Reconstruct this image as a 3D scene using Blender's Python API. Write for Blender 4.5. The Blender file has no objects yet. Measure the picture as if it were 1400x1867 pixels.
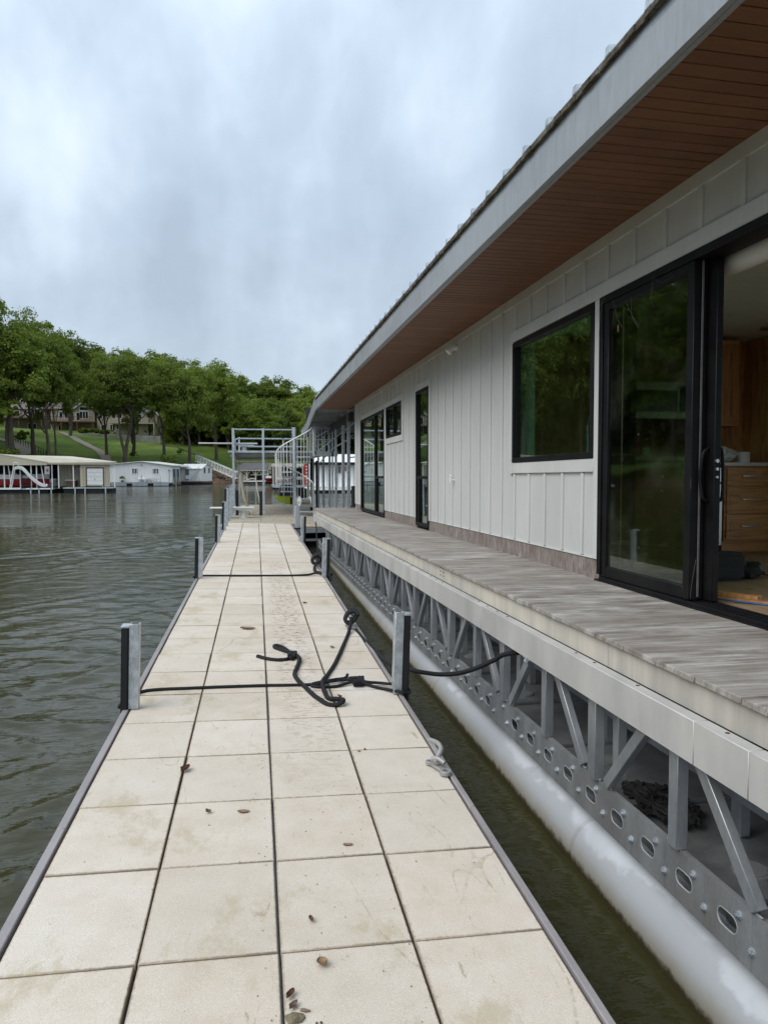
import bpy, bmesh, math, random
import numpy as np
from mathutils import Vector, Matrix
R_ = math.radians
random.seed(7); rng = np.random.default_rng(7)
scene = bpy.context.scene
# ------------------------------------------------------------------ camera
HC = 2.2
cam_d = bpy.data.cameras.new('camera'); cam = bpy.data.objects.new('camera', cam_d)
scene.collection.objects.link(cam); scene.camera = cam
cam.location = (0, 0, HC); cam.rotation_euler = (R_(90 - 3.482), 0, R_(-10.22))
cam_d.sensor_fit = 'HORIZONTAL'; cam_d.sensor_width = 36; cam_d.lens = 1290 / 1400 * 36
cam_d.clip_start = 0.05; cam_d.clip_end = 3000
# ------------------------------------------------------------------ sky
SUN_EL, SUN_AZ = R_(47), R_(-112)       # azimuth from +Y towards +X
w = bpy.data.worlds.new("World"); scene.world = w; w.use_nodes = True
nt = w.node_tree; nt.nodes.clear(); N = nt.nodes; L = nt.links
out = N.new('ShaderNodeOutputWorld'); bg = N.new('ShaderNodeBackground')
sky = N.new('ShaderNodeTexSky'); sky.sky_type = 'NISHITA'; sky.sun_disc = False
sky.sun_elevation = SUN_EL; sky.sun_rotation = SUN_AZ
tc = N.new('ShaderNodeTexCoord'); sep = N.new('ShaderNodeSeparateXYZ'); L.new(tc.outputs['Generated'], sep.inputs[0])
def wmath(op, a, b=None, clamp=False):
    m = N.new('ShaderNodeMath'); m.operation = op; m.use_clamp = clamp
    for i, v in enumerate((a, b)):
        if v is None: continue
        if isinstance(v, (int, float)): m.inputs[i].default_value = v
        else: L.new(v, m.inputs[i])
    return m.outputs[0]
zc = wmath('MAXIMUM', sep.outputs[2], 0.0)
zd = wmath('ADD', zc, 0.32)
cmb = N.new('ShaderNodeCombineXYZ')
L.new(wmath('DIVIDE', sep.outputs[0], zd), cmb.inputs[0]); L.new(wmath('DIVIDE', sep.outputs[1], zd), cmb.inputs[1])
L.new(wmath('MULTIPLY', zc, 0.25), cmb.inputs[2])
def wnoise(scale, detail, rough, loc, sc=(1, 1, 1), dist=0.0, src=None):
    mp = N.new('ShaderNodeMapping'); mp.inputs['Location'].default_value = loc; mp.inputs['Scale'].default_value = sc
    mp.inputs['Rotation'].default_value = (0, 0, R_(12))
    L.new(src or cmb.outputs[0], mp.inputs[0])
    n = N.new('ShaderNodeTexNoise'); n.inputs['Scale'].default_value = scale; n.inputs['Detail'].default_value = detail
    n.inputs['Roughness'].default_value = rough; n.inputs['Distortion'].default_value = dist
    L.new(mp.outputs[0], n.inputs['Vector']); return n.outputs[0]
n1 = wnoise(1.3, 5, .52, (3.1, 7.9, 0), (1.0, .65, 1), .25)
n2 = wnoise(3.6, 6, .55, (8.3, 1.2, 4), (1.3, .55, 1), .2)
n3 = wnoise(5.0, 4, .5, (1.0, 4.7, 9), (1.6, 1.6, .42), .15, tc.outputs['Generated'])
mixn = wmath('ADD', wmath('ADD', wmath('MULTIPLY', n1, .50), wmath('MULTIPLY', n2, .18)), wmath('MULTIPLY', n3, .32))
cr = N.new('ShaderNodeValToRGB'); L.new(mixn, cr.inputs[0])
e = cr.color_ramp.elements
e[0].position = .38; e[0].color = (.305, .37, .45, 1)
e[1].position = .64; e[1].color = (.585, .66, .72, 1)
x_ = e.new(.47); x_.color = (.375, .45, .54, 1)
x_ = e.new(.54); x_.color = (.46, .545, .635, 1)
hz = N.new('ShaderNodeMixRGB'); hz.inputs[2].default_value = (.50, .575, .62, 1)
hf = wmath('POWER', wmath('SUBTRACT', 1.0, wmath('MULTIPLY', zc, 1.0), True), 9.0)
L.new(wmath('MULTIPLY', hf, .6), hz.inputs[0])
gr = N.new('ShaderNodeVectorMath'); gr.operation = 'SCALE'; L.new(cr.outputs[0], gr.inputs[0]); L.new(wmath('ADD', wmath('MULTIPLY', zc, .55), .86), gr.inputs['Scale'])   # overcast skies brighten towards the zenith
L.new(gr.outputs[0], hz.inputs[1])
mx = N.new('ShaderNodeMixRGB'); mx.inputs[0].default_value = .93
sk = N.new('ShaderNodeMixRGB'); sk.blend_type = 'MULTIPLY'; sk.inputs[0].default_value = 1; sk.inputs[2].default_value = (.1, .1, .1, 1)
L.new(sky.outputs[0], sk.inputs[1]); L.new(sk.outputs[0], mx.inputs[1]); L.new(hz.outputs[0], mx.inputs[2])
L.new(mx.outputs[0], bg.inputs[0]); bg.inputs[1].default_value = 1.0; L.new(bg.outputs[0], out.inputs[0])
# ------------------------------------------------------------------ sun (overcast)
sd = bpy.data.lights.new('sun', 'SUN'); sd.energy = 1.5; sd.angle = R_(45); sd.color = (1, .96, .90)
so = bpy.data.objects.new('sun', sd); scene.collection.objects.link(so)
dv = Vector((math.sin(SUN_AZ) * math.cos(SUN_EL), math.cos(SUN_AZ) * math.cos(SUN_EL), math.sin(SUN_EL)))
so.rotation_euler = dv.to_track_quat('Z', 'Y').to_euler()
scene.view_settings.view_transform = 'Standard'; scene.view_settings.look = 'None'
scene.view_settings.exposure = 0.62; scene.view_settings.gamma = 1
scene.render.engine = 'CYCLES'
scene.cycles.max_bounces = 7; scene.cycles.transparent_max_bounces = 12
scene.cycles.diffuse_bounces = 4; scene.cycles.glossy_bounces = 4
scene.cycles.caustics_reflective = False; scene.cycles.caustics_refractive = False

# ------------------------------------------------------------------ materials
MATS = {}
class NT:
    def __init__(s, name):
        m = bpy.data.materials.new(name); m.use_nodes = True; s.m = m; s.t = m.node_tree; s.t.nodes.clear()
        s.o = s.n('ShaderNodeOutputMaterial'); s.b = s.n('ShaderNodeBsdfPrincipled'); s.l(s.b.outputs[0], s.o.inputs[0])
        s.geo = s.n('ShaderNodeNewGeometry'); s.pos = s.geo.outputs['Position']
        s.oi = s.n('ShaderNodeObjectInfo'); MATS[name] = m
    def n(s, t): return s.t.nodes.new(t)
    def l(s, a, b): s.t.links.new(a, b)
    def val(s, v, inp):
        if isinstance(v, (int, float)): inp.default_value = v
        elif isinstance(v, tuple): inp.default_value = v if len(v) == 4 else (*v, 1)
        else: s.l(v, inp)
    def math(s, op, a, b=0., c=None, clamp=False):
        m = s.n('ShaderNodeMath'); m.operation = op; m.use_clamp = clamp; s.val(a, m.inputs[0]); s.val(b, m.inputs[1])
        if c is not None: s.val(c, m.inputs[2])
        return m.outputs[0]
    def noise(s, scale, detail=4, rough=.5, sc=(1, 1, 1), loc=(0, 0, 0), src=None, dist=0., color=False):
        mp = s.n('ShaderNodeMapping'); mp.inputs['Scale'].default_value = sc; mp.inputs['Location'].default_value = loc
        s.l(src or s.pos, mp.inputs[0]); x = s.n('ShaderNodeTexNoise')
        x.inputs['Scale'].default_value = scale; x.inputs['Detail'].default_value = detail
        x.inputs['Roughness'].default_value = rough; x.inputs['Distortion'].default_value = dist
        s.l(mp.outputs[0], x.inputs['Vector']); return x.outputs[1 if color else 0]
    def voro(s, scale, sc=(1, 1, 1), out='Distance', src=None):
        mp = s.n('ShaderNodeMapping'); mp.inputs['Scale'].default_value = sc; s.l(src or s.pos, mp.inputs[0])
        x = s.n('ShaderNodeTexVoronoi'); x.inputs['Scale'].default_value = scale; s.l(mp.outputs[0], x.inputs['Vector']); return x.outputs[out]
    def ramp(s, f, stops):
        r = s.n('ShaderNodeValToRGB'); s.l(f, r.inputs[0]); e = r.color_ramp.elements
        e[0].position = stops[0][0]; e[0].color = (*stops[0][1], 1); e[1].position = stops[-1][0]; e[1].color = (*stops[-1][1], 1)
        for p, c in stops[1:-1]: q = e.new(p); q.color = (*c, 1)
        return r.outputs[0]
    def step(s, f, a, b):   # smooth a->b to 0..1
        m = s.n('ShaderNodeMapRange'); m.interpolation_type = 'SMOOTHSTEP'; s.l(f, m.inputs[0])
        m.inputs[1].default_value = a; m.inputs[2].default_value = b; return m.outputs[0]
    def mix(s, f, a, b, mode='MIX'):
        m = s.n('ShaderNodeMixRGB'); m.blend_type = mode; s.val(f, m.inputs[0]); s.val(a, m.inputs[1]); s.val(b, m.inputs[2]); return m.outputs[0]
    def sep(s, v=None):
        x = s.n('ShaderNodeSeparateXYZ'); s.l(v or s.pos, x.inputs[0]); return x.outputs
    def bump(s, h, strength=.3, dist=.01, prev=None):
        b = s.n('ShaderNodeBump'); b.inputs['Strength'].default_value = strength; b.inputs['Distance'].default_value = dist
        s.l(h, b.inputs['Height'])
        if prev is not None: s.l(prev, b.inputs['Normal'])
        s.l(b.outputs[0], s.b.inputs['Normal']); return b.outputs[0]
    def fin(s, col=None, rough=None, metal=None, spec=None):
        if col is not None: s.val(col, s.b.inputs['Base Color'])
        if rough is not None: s.val(rough, s.b.inputs['Roughness'])
        if metal is not None: s.val(metal, s.b.inputs['Metallic'])
        if spec is not None: s.b.inputs['Specular IOR Level'].default_value = spec
        return s.m

def simple(name, col, rough=.6, metal=0., var=.10, scale=3., fine=40., spec=.5, sc=(1, 1, 1), bump=0., dirt=None, rnd=.0):
    s = NT(name); a = s.noise(scale, 5, .6, sc); b = s.noise(fine, 3, .6, sc)
    f = s.math('ADD', s.math('MULTIPLY', a, .7), s.math('MULTIPLY', b, .3))
    lo = tuple(c * (1 - var * 2) for c in col); hi = tuple(min(1, c * (1 + var * 2)) for c in col)
    c = s.ramp(f, [(.3, lo), (.7, hi)])
    if rnd: c = s.mix(s.math('MULTIPLY', s.oi.outputs['Random'], rnd), c, tuple(x * .45 for x in col))
    if dirt:
        d = s.step(s.noise(1.3, 6, .65, sc, (5, 5, 5)), .5, .72); c = s.mix(s.math('MULTIPLY', d, dirt[1]), c, dirt[0])
    if bump: s.bump(b, bump, .004)
    r = s.math('ADD', s.math('MULTIPLY', a, .2), rough - .1)
    return s.fin(c, r, metal, spec)

# --- dock pavers
s = NT('paver')
big = s.noise(1.1, 5, .55); mid = s.noise(7, 5, .6); fine = s.noise(260, 2, .6); sp = s.voro(210)
c = s.ramp(s.math('ADD', s.math('MULTIPLY', big, .5), s.math('MULTIPLY', mid, .5)), [(.32, (.54, .45, .35)), (.5, (.645, .56, .465)), (.68, (.715, .65, .57))])
c = s.mix(s.math('MULTIPLY', s.oi.outputs['Random'], .42), c, (.50, .44, .355))
c = s.mix(s.math('MULTIPLY', s.math('FRACT', s.math('MULTIPLY', s.oi.outputs['Random'], 7.3)), .25), c, (.72, .68, .62))
c = s.mix(s.math('MULTIPLY', s.step(fine, .38, .66), .32), c, (.33, .27, .20))
c = s.mix(s.math('MULTIPLY', s.step(sp, .12, .03), .45), c, (.24, .21, .18))
c = s.mix(s.math('MULTIPLY', s.step(s.noise(300, 1, .5, loc=(9, 3, 1)), .60, .70), .35), c, (.86, .83, .78))
xyz = s.sep()
tco = s.n('ShaderNodeTexCoord'); ol = s.sep(tco.outputs['Object'])
ed = s.math('MINIMUM', s.math('SUBTRACT', .223, s.math('ABSOLUTE', ol[0])), s.math('SUBTRACT', .2755, s.math('ABSOLUTE', ol[1])))   # dirt gathers along the joints
ed = s.math('ADD', ed, s.math('MULTIPLY', s.noise(45, 4, .75), -.020))
c = s.mix(s.math('MULTIPLY', s.step(ed, -.001, -.010), .75), c, (.26, .20, .14))
# rusty scuffs along the third column of pavers and a few stains
band = s.math('MULTIPLY', s.step(xyz[0], .08, .22), s.math('SUBTRACT', 1., s.step(xyz[0], .40, .50)))
band = s.math('MULTIPLY', band, s.math('MULTIPLY', s.step(xyz[1], 2.6, 6.8), s.math('SUBTRACT', 1., s.step(xyz[1], 11.2, 13))))
scuff = s.step(s.noise(15, 4, .65, (1, 2.6, 1), (2, 2, 2)), .53, .60)
c = s.mix(s.math('MULTIPLY', s.math('MULTIPLY', band, scuff), .85), c, (.22, .14, .085))
st2 = s.math('MULTIPLY', s.step(s.noise(2.6, 6, .75, (1, .6, 1), (7, 1, 2)), .54, .67), .5)
c = s.mix(st2, c, (.40, .33, .20))
st3 = s.step(s.noise(5.5, 7, .8, (1.6, .45, 1), (1, 8, 2), dist=1.2), .62, .68)
c = s.mix(s.math('MULTIPLY', st3, .6), c, (.27, .205, .13))
ln = s.math('ABSOLUTE', s.math('SUBTRACT', s.noise(1.1, 2, .5, (1.3, .5, 1), (4, 1, 7)), .5)); ln2 = s.math('ABSOLUTE', s.math('SUBTRACT', s.noise(1.7, 2, .5, (1.6, .35, 1), (9, 5, 2)), .5))
lm = s.math('MULTIPLY', s.step(s.noise(1.9, 3, .6, loc=(6, 6, 6)), .50, .62), s.step(s.noise(40, 2, .6), .40, .52))
c = s.mix(s.math('MULTIPLY', s.math('MAXIMUM', s.step(ln, .0042, .0012), s.step(ln2, .0034, .001)), s.math('MULTIPLY', lm, .55)), c, (.30, .23, .14))
pl = s.step(s.noise(.75, 3, .55, loc=(2, 9, 4)), .52, .70); c = s.mix(s.math('MULTIPLY', pl, .35), c, (.74, .71, .68))
s.bump(s.math('ADD', fine, s.math('MULTIPLY', mid, .6)), .35, .003)
s.fin(c, .92, 0, .25)

simple('dock_rail', (.30, .275, .275), .6, .1, .12, 2, 90, dirt=((.2, .16, .13), .4))
simple('galv', (.50, .54, .565), .42, .65, .22, 22, 90, sc=(1, 1, .6))
simple('galv_dull', (.40, .435, .46), .5, .45, .12, 3, 40, sc=(1, 1, .3))
simple('rubber', (.012, .012, .014), .55, 0, .2, 4, 60, .4)
simple('float_black', (.012, .013, .014), .6, 0, .3, 3, 30, .3)
simple('rope', (.010, .010, .012), .7, 0, .4, 60, 260, .35, bump=1.)
simple('cleat', (.33, .325, .31), .5, .35, .08, 20, 200)
simple('black_frame', (.006, .006, .007), .5, 0, .35, 6, 70, .22, dirt=((.05, .045, .04), .2))
simple('truss', (.42, .44, .46), .42, .55, .16, 5, 60, sc=(1, 1, .35), dirt=((.30, .29, .27), .5), rnd=.25)
simple('plate', (.34, .345, .35), .45, .5, .16, 6, 80, sc=(1, 1, .4), dirt=((.24, .23, .21), .6))
simple('plate_lip', (.52, .53, .54), .4, .5, .1, 6, 80)
simple('hatch', (.30, .30, .30), .6, 0, .1, 6, 80)
simple('brown_gasket', (.10, .085, .06), .8, 0, .3, 12, 90)
simple('white_metal', (.84, .84, .82), .45, 0, .04, 1.5, 30, sc=(6, 6, .2))
simple('white_paint', (.76, .76, .74), .45, 0, .05, 3, 30)
simple('cream', (.50, .45, .34), .5, 0, .05, 1.5, 30, sc=(6, 6, .2))
simple('cream_roof', (.60, .57, .46), .5, 0, .05, 1, 20)
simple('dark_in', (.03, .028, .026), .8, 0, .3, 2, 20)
simple('shingle', (.10, .095, .10), .85, 0, .3, 8, 60)
simple('shingle_brown', (.16, .135, .115), .85, 0, .2, 6, 60)
simple('house_beige', (.38, .33, .25), .8, 0, .08, 2, 20, sc=(1, 1, 8))
simple('house_tan', (.30, .26, .205), .8, 0, .08, 2, 20, sc=(1, 1, 8))
simple('brown_rail', (.10, .045, .03), .7, 0, .2, 5, 40)
simple('concrete', (.25, .245, .23), .9, 0, .22, .6, 14, sc=(1, 1, .25), dirt=((.10, .10, .09), .7))
simple('path', (.24, .205, .165), .95, 0, .15, 1, 14)
simple('rock', (.22, .15, .10), .95, 0, .25, 2, 20, rnd=.5)
simple('red_paint', (.42, .012, .018), .25, 0, .08, 3, 30)
simple('navy', (.02, .022, .05), .35, 0, .1, 3, 30)
simple('lime', (.42, .52, .02), .35, 0, .06, 3, 30)
simple('red_panel', (.45, .02, .03), .5, 0, .1, 3, 30)
simple('grey_cover', (.22, .23, .24), .75, 0, .12, 4, 40)
simple('driftwood', (.42, .36, .27), .85, 0, .2, 12, 80, sc=(1, 1, .15), bump=.5)
simple('hose', (.60, .57, .48), .5, 0, .05, 5, 50)
simple('steel', (.50, .50, .49), .3, .9, .05, 3, 50)
simple('grey_strip', (.11, .11, .105), .6, 0, .2, 9, 60)
simple('web', (.20, .19, .17), .9, 0, .1, 9, 60)
simple('spool', (.66, .67, .68), .4, .35, .06, 3, 50)
simple('wire', (.36, .35, .33), .5, .6, .2, 60, 200)
simple('white_wall', (.76, .76, .74), .8, 0, .03, 2, 20)
simple('plastic_bag', (.70, .70, .70), .35, 0, .1, 8, 60)
simple('bag_black', (.012, .014, .014), .7, 0, .3, 8, 60)
simple('paper', (.80, .79, .76), .9, 0, .03, 8, 60)
simple('blue_tape', (.02, .16, .42), .6, 0, .1, 9, 60)
simple('quartz', (.66, .66, .64), .3, 0, .03, 5, 50)
simple('leaf_dry', (.10, .045, .025), .8, 0, .3, 60, 300)
simple('leaf_tan', (.24, .15, .085), .8, 0, .25, 60, 300)
simple('dung', (.20, .165, .105), .95, 0, .3, 50, 300, bump=1.)
simple('twig', (.17, .12, .09), .9, 0, .2, 50, 300)
simple('petrol', (.02, .05, .09), .4, 0, .1, 5, 50)
simple('hill_hedge', (.035, .055, .02), .9, 0, .4, 3, 20)

s = NT('roof_edge'); a = s.noise(9, 6, .7)
c = s.ramp(a, [(.35, (.035, .03, .022)), (.5, (.085, .07, .048)), (.7, (.20, .19, .17))]); s.bump(s.noise(60, 4), .8, .01); s.fin(c, .9, 0)
s = NT('fascia'); a = s.noise(1.2, 6, .6, (1, .35, 1)); b = s.noise(30, 3, .6, (1, 1, .15))
c = s.ramp(s.math('ADD', s.math('MULTIPLY', a, .6), s.math('MULTIPLY', b, .4)), [(.3, (.27, .285, .305)), (.55, (.37, .39, .415)), (.75, (.43, .45, .475))])
far = s.math('MULTIPLY', s.step(s.sep()[1], 8, 17), s.step(s.noise(3, 6, .7, (1, 1, .6)), .4, .65)); c = s.mix(s.math('MULTIPLY', far, .7), c, (.15, .165, .145))
s.fin(c, .5, .25)
s = NT('soffit'); a = s.noise(3, 5, .6); b = s.noise(60, 4, .6, (.12, 1, 1))
c = s.ramp(s.math('ADD', s.math('MULTIPLY', a, .5), s.math('MULTIPLY', b, .5)), [(.3, (.15, .066, .030)), (.7, (.25, .112, .055))])
c = s.mix(s.math('MULTIPLY', s.oi.outputs['Random'], .4), c, (.11, .05, .028))
web = s.step(s.voro(14, (1, 1.6, 1)), .055, .03); c = s.mix(s.math('MULTIPLY', web, .6), c, (.45, .38, .30))
s.bump(b, .2, .003); s.fin(c, .55, 0, .35)
def siding_mat(name, col):
    s = NT(name); a = s.noise(1.4, 5, .6, (1, 1, .3)); b = s.noise(38, 5, .65, (1, 1, .08), dist=.6)
    f = s.math('ADD', s.math('MULTIPLY', a, .6), s.math('MULTIPLY', b, .4))
    c = s.ramp(f, [(.3, tuple(x * .86 for x in col)), (.7, tuple(x * 1.06 for x in col))])
    d = s.step(s.noise(26, 5, .7, loc=(3, 3, 3)), .70, .76); c = s.mix(s.math('MULTIPLY', d, .6), c, (.16, .13, .09))
    g = s.math('MULTIPLY', s.step(s.sep()[2], 3.0, 4.1), s.step(s.noise(2.1, 5, .6), .35, .7)); c = s.mix(s.math('MULTIPLY', g, .35), c, (.42, .40, .35))
    s.bump(b, .35, .004); s.fin(c, .6, 0, .35)
siding_mat('siding', (.565, .57, .55)); siding_mat('trim', (.60, .605, .585))
s = NT('plinth'); a = s.noise(9, 6, .7, (1, 1, .5)); b = s.noise(34, 5, .7, (1, 1.4, .35), (2, 1, 0))
c = s.ramp(s.math('ADD', s.math('MULTIPLY', a, .5), s.math('MULTIPLY', b, .5)), [(.34, (.11, .08, .065)), (.5, (.215, .175, .155)), (.66, (.38, .35, .325))]); s.fin(c, .7)
s = NT('deck_board')
g = s.noise(26, 6, .7, (.10, 1.6, 1)); g2 = s.noise(8, 5, .65, (.35, 1, 1), (3, 0, 0)); g3 = s.noise(1.5, 4, .6)
f = s.math('ADD', s.math('MULTIPLY', g, .45), s.math('ADD', s.math('MULTIPLY', g2, .4), s.math('MULTIPLY', g3, .15)))
c = s.ramp(f, [(.38, (.115, .088, .07)), (.46, (.235, .205, .18)), (.52, (.34, .32, .295)), (.60, (.53, .51, .475))])
c = s.mix(s.math('MULTIPLY', s.oi.outputs['Random'], .6), c, (.25, .22, .19))
s.bump(g, .5, .004); s.fin(c, .72, 0, .35)
s = NT('beam_upper'); st = s.noise(7, 5, .7, (1, 1, .05)); a = s.noise(.8, 4, .5)
f = s.math('ADD', s.math('MULTIPLY', st, .5), s.math('MULTIPLY', a, .5))
c = s.ramp(f, [(.36, (.37, .35, .315)), (.5, (.50, .465, .405)), (.62, (.60, .545, .46))]); s.fin(c, .6, .05)
s = NT('beam_lower'); st = s.noise(3, 5, .6, (1, 1, .3)); a = s.noise(1.1, 5, .6)
f = s.math('ADD', s.math('MULTIPLY', st, .5), s.math('MULTIPLY', a, .5))
c = s.ramp(f, [(.36, (.38, .375, .36)), (.6, (.54, .525, .495))])
sc_ = s.step(s.noise(22, 6, .8, (1, 1.5, 2.5), (4, 4, 4)), .66, .72); c = s.mix(s.math('MULTIPLY', sc_, .3), c, (.24, .23, .21)); s.fin(c, .55, .15)
s = NT('pontoon'); z = s.sep()[2]; a = s.noise(1.5, 5, .6)
c = s.ramp(s.noise(2.5, 5, .6), [(.3, (.42, .44, .465)), (.7, (.545, .565, .59))])
wet = s.math('ADD', z, s.math('MULTIPLY', s.noise(2.4, 6, .6, (1, .8, 1)), -.34))
wv = s.step(wet, .055, .02); c = s.mix(s.math('MULTIPLY', wv, .8), c, (.34, .355, .37))
low = s.step(s.math('ADD', z, s.math('MULTIPLY', s.noise(5, 5, .7), -.12)), .11, -.03); c = s.mix(s.math('MULTIPLY', low, .85), c, (.27, .235, .165))
alg = s.step(s.math('ADD', z, s.math('MULTIPLY', s.noise(16, 5, .7), -.08)), .03, -.01); c = s.mix(alg, c, (.05, .042, .018))
pb = s.noise(1.1, 3, .5); s.bump(pb, .25, .03); sf = s.step(s.noise(9, 6, .75, (1, .4, 1), (5, 5, 5)), .60, .70); c = s.mix(s.math('MULTIPLY', sf, .35), c, (.30, .30, .29)); s.fin(c, .68, 0, .3)
s = NT('aux_plank'); g = s.noise(20, 5, .6, (1, .06, 1)); c = s.ramp(g, [(.3, (.33, .29, .22)), (.7, (.45, .40, .31))])
c = s.mix(s.math('MULTIPLY', s.oi.outputs['Random'], .5), c, (.30, .265, .21)); s.fin(c, .8)
def wood(name, a, b, sc):
    s = NT(name); g = s.noise(5, 6, .6, sc, dist=1.5); k = s.voro(2.2, tuple(q * .5 + .5 for q in sc))
    c = s.ramp(g, [(.3, a), (.55, b), (.8, tuple(x * 1.15 for x in b))]); c = s.mix(s.math('MULTIPLY', s.step(k, .10, .03), .8), c, tuple(x * .3 for x in a))
    c = s.mix(s.math('MULTIPLY', s.oi.outputs['Random'], .3), c, a); s.fin(c, .5)
wood('alder_v', (.30, .13, .045), (.58, .30, .115), (3, 3, .35)); wood('alder_h', (.32, .15, .055), (.60, .33, .13), (.35, 3, 4))
wood('floor_wood', (.20, .13, .075), (.34, .24, .15), (3, .3, 3)); wood('green_panel', (.22, .17, .07), (.34, .28, .12), (3, 3, .3))
# --- glass (thin, tinted, works from any side)
def glass(name, tint, base, rough=.0, refl=(.92, .97, .95), specks=False):
    s = NT(name); s.t.nodes.remove(s.b)
    lw = s.n('ShaderNodeLayerWeight'); lw.inputs[0].default_value = .5
    f = s.math('ADD', s.math('MULTIPLY', s.math('POWER', lw.outputs['Facing'], 2.7), .9), base, clamp=True)
    t = s.n('ShaderNodeBsdfTransparent'); t.inputs[0].default_value = (*tint, 1)
    g = s.n('ShaderNodeBsdfGlossy'); g.inputs[0].default_value = (*refl, 1); g.inputs[1].default_value = rough
    m = s.n('ShaderNodeMixShader'); s.l(f, m.inputs[0]); s.l(t.outputs[0], m.inputs[1]); s.l(g.outputs[0], m.inputs[2]); r = m.outputs[0]
    if specks:
        d = s.n('ShaderNodeBsdfDiffuse'); d.inputs[0].default_value = (.55, .52, .45, 1); k = s.n('ShaderNodeMixShader')
        sp = s.math('MULTIPLY', s.step(s.voro(16), .055, .035), s.step(s.noise(3, 3, .6), .42, .6)); hz_ = s.math('MULTIPLY', s.step(s.noise(1.6, 5, .7), .45, .75), .035)
        s.l(s.math('MAXIMUM', s.math('MULTIPLY', sp, .8), hz_), k.inputs[0]); s.l(r, k.inputs[1]); s.l(d.outputs[0], k.inputs[2]); r = k.outputs[0]
    s.l(r, s.o.inputs[0])
glass('glass', (.62, .78, .66), .10); glass('glass_dirty', (.62, .68, .56), .03, .03, specks=True)
simple('dark_pane', (.02, .024, .03), .08, 0, .2, 1, 10, .8)
# --- water
s = NT('water')
d = s.n('ShaderNodeVectorMath'); d.operation = 'LENGTH'; s.l(s.pos, d.inputs[0]); dist = d.outputs['Value']
r0 = s.noise(.42, 3, .6, (.35, 1.3, 1)); r1 = s.noise(1.5, 3, .55, (.45, 1.5, 1)); r2 = s.noise(5.0, 3, .55, (.5, 1.5, 1), (3, 3, 0)); r3 = s.noise(16, 3, .6, (.6, 1.3, 1), (9, 3, 0))
far = s.step(dist, 14, 34); gst = s.noise(.16, 3, .55, (.3, 1., 1), (7, 2, 0))
h = s.math('ADD', s.math('MULTIPLY', r2, s.math('ADD', .27, s.math('MULTIPLY', far, .06))), s.math('MULTIPLY', r3, .07))
h = s.math('ADD', h, s.math('MULTIPLY', r1, s.math('MULTIPLY', far, .75)))
h = s.math('ADD', h, s.math('MULTIPLY', r0, s.math('MULTIPLY', far, 2.4)))
h = s.math('ADD', h, s.math('MULTIPLY', gst, s.math('MULTIPLY', s.step(dist, 20, 60), 6.0)))
s.bump(h, 1.0, .05)
c = s.ramp(s.noise(.25, 3, .5), [(.3, (.031, .030, .012)), (.7, (.050, .046, .017))])
s.fin(c, .03, 0, .5); s.b.inputs['IOR'].default_value = 1.333
# --- grass hillside
s = NT('hillside'); a = s.noise(.12, 5, .6); b = s.noise(2.2, 5, .7)
c = s.ramp(s.math('ADD', s.math('MULTIPLY', a, .6), s.math('MULTIPLY', b, .4)), [(.34, (.05, .08, .018)), (.5, (.095, .145, .028)), (.64, (.17, .20, .06))])
nz = s.sep()[2]; c = s.mix(s.step(nz, 1.3, .5), c, (.20, .13, .085))
s.bump(s.noise(6, 4), .6, .08); s.fin(c, .95, 0, .1)
# --- foliage
def foliage(name, lo, hi):
    s = NT(name); a = s.noise(.5, 4, .6); b = s.noise(3, 2, .6)
    c = s.ramp(s.math('ADD', s.math('MULTIPLY', a, .55), s.math('MULTIPLY', b, .45)), [(.34, lo), (.66, hi)])
    c = s.mix(s.math('MULTIPLY', s.oi.outputs['Random'], .45), c, tuple(x * .55 for x in lo))
    s.val(c, s.b.inputs['Base Color']); s.b.inputs['Roughness'].default_value = .6; s.b.inputs['Specular IOR Level'].default_value = .25
    tr = s.n('ShaderNodeBsdfTranslucent'); s.l(s.mix(1., c, (1.25, 1.35, .6, 1), 'MULTIPLY'), tr.inputs[0])
    m = s.n('ShaderNodeMixShader'); m.inputs[0].default_value = .38; s.l(s.b.outputs[0], m.inputs[1]); s.l(tr.outputs[0], m.inputs[2]); s.l(m.outputs[0], s.o.inputs[0])
foliage('leaves', (.085, .128, .020), (.25, .31, .055)); foliage('leaves_light', (.12, .175, .024), (.26, .33, .05))
simple('bark', (.115, .095, .075), .95, 0, .25, 2, 14, .2, sc=(1, 1, .3), bump=.8)
def M(n): return MATS[n]
# ------------------------------------------------------------------ frames and builders
COL = scene.collection
IDW = Matrix.Identity(4)
_r = R_(1.8)
ex, ey, ez = Vector((math.cos(_r), 0, -math.sin(_r))), Vector((0, 1, 0)), Vector((math.sin(_r), 0, math.cos(_r)))
def frame(o, a, b, c):
    m = Matrix.Identity(4)
    for i, v in enumerate((a, b, c, o)):
        for k in range(3): m[k][i] = v[k]
    return m
DOCK = frame(Vector((0, 0, HC)) + ez * (-1.6 * math.cos(_r)), ex, ey, ez)      # dock lists 1.8 degrees to the right
bd = Vector((-0.01360384, 0.99982428, -0.0128977)).normalized(); bR = bd.cross(Vector((0, 0, 1))).normalized(); bU = bR.cross(bd)
BOAT = frame(Vector((0, 0, HC)), bR, bd, bU)                                      # houseboat trims slightly
ORG = {}
def setp(o, label=None, cat=None, group=None, kind=None):
    if label: o['label'] = label
    if cat: o['category'] = cat
    if group: o['group'] = group
    if kind: o['kind'] = kind
    return o
def thing(name, label, cat, F=IDW, loc=(0, 0, 0), group=None):
    o = bpy.data.objects.new(name, None); COL.objects.link(o); o.matrix_world = F @ Matrix.Translation(loc)
    o.empty_display_size = .2; ORG[o.name] = Vector(loc); return setp(o, label, cat, group)
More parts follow.
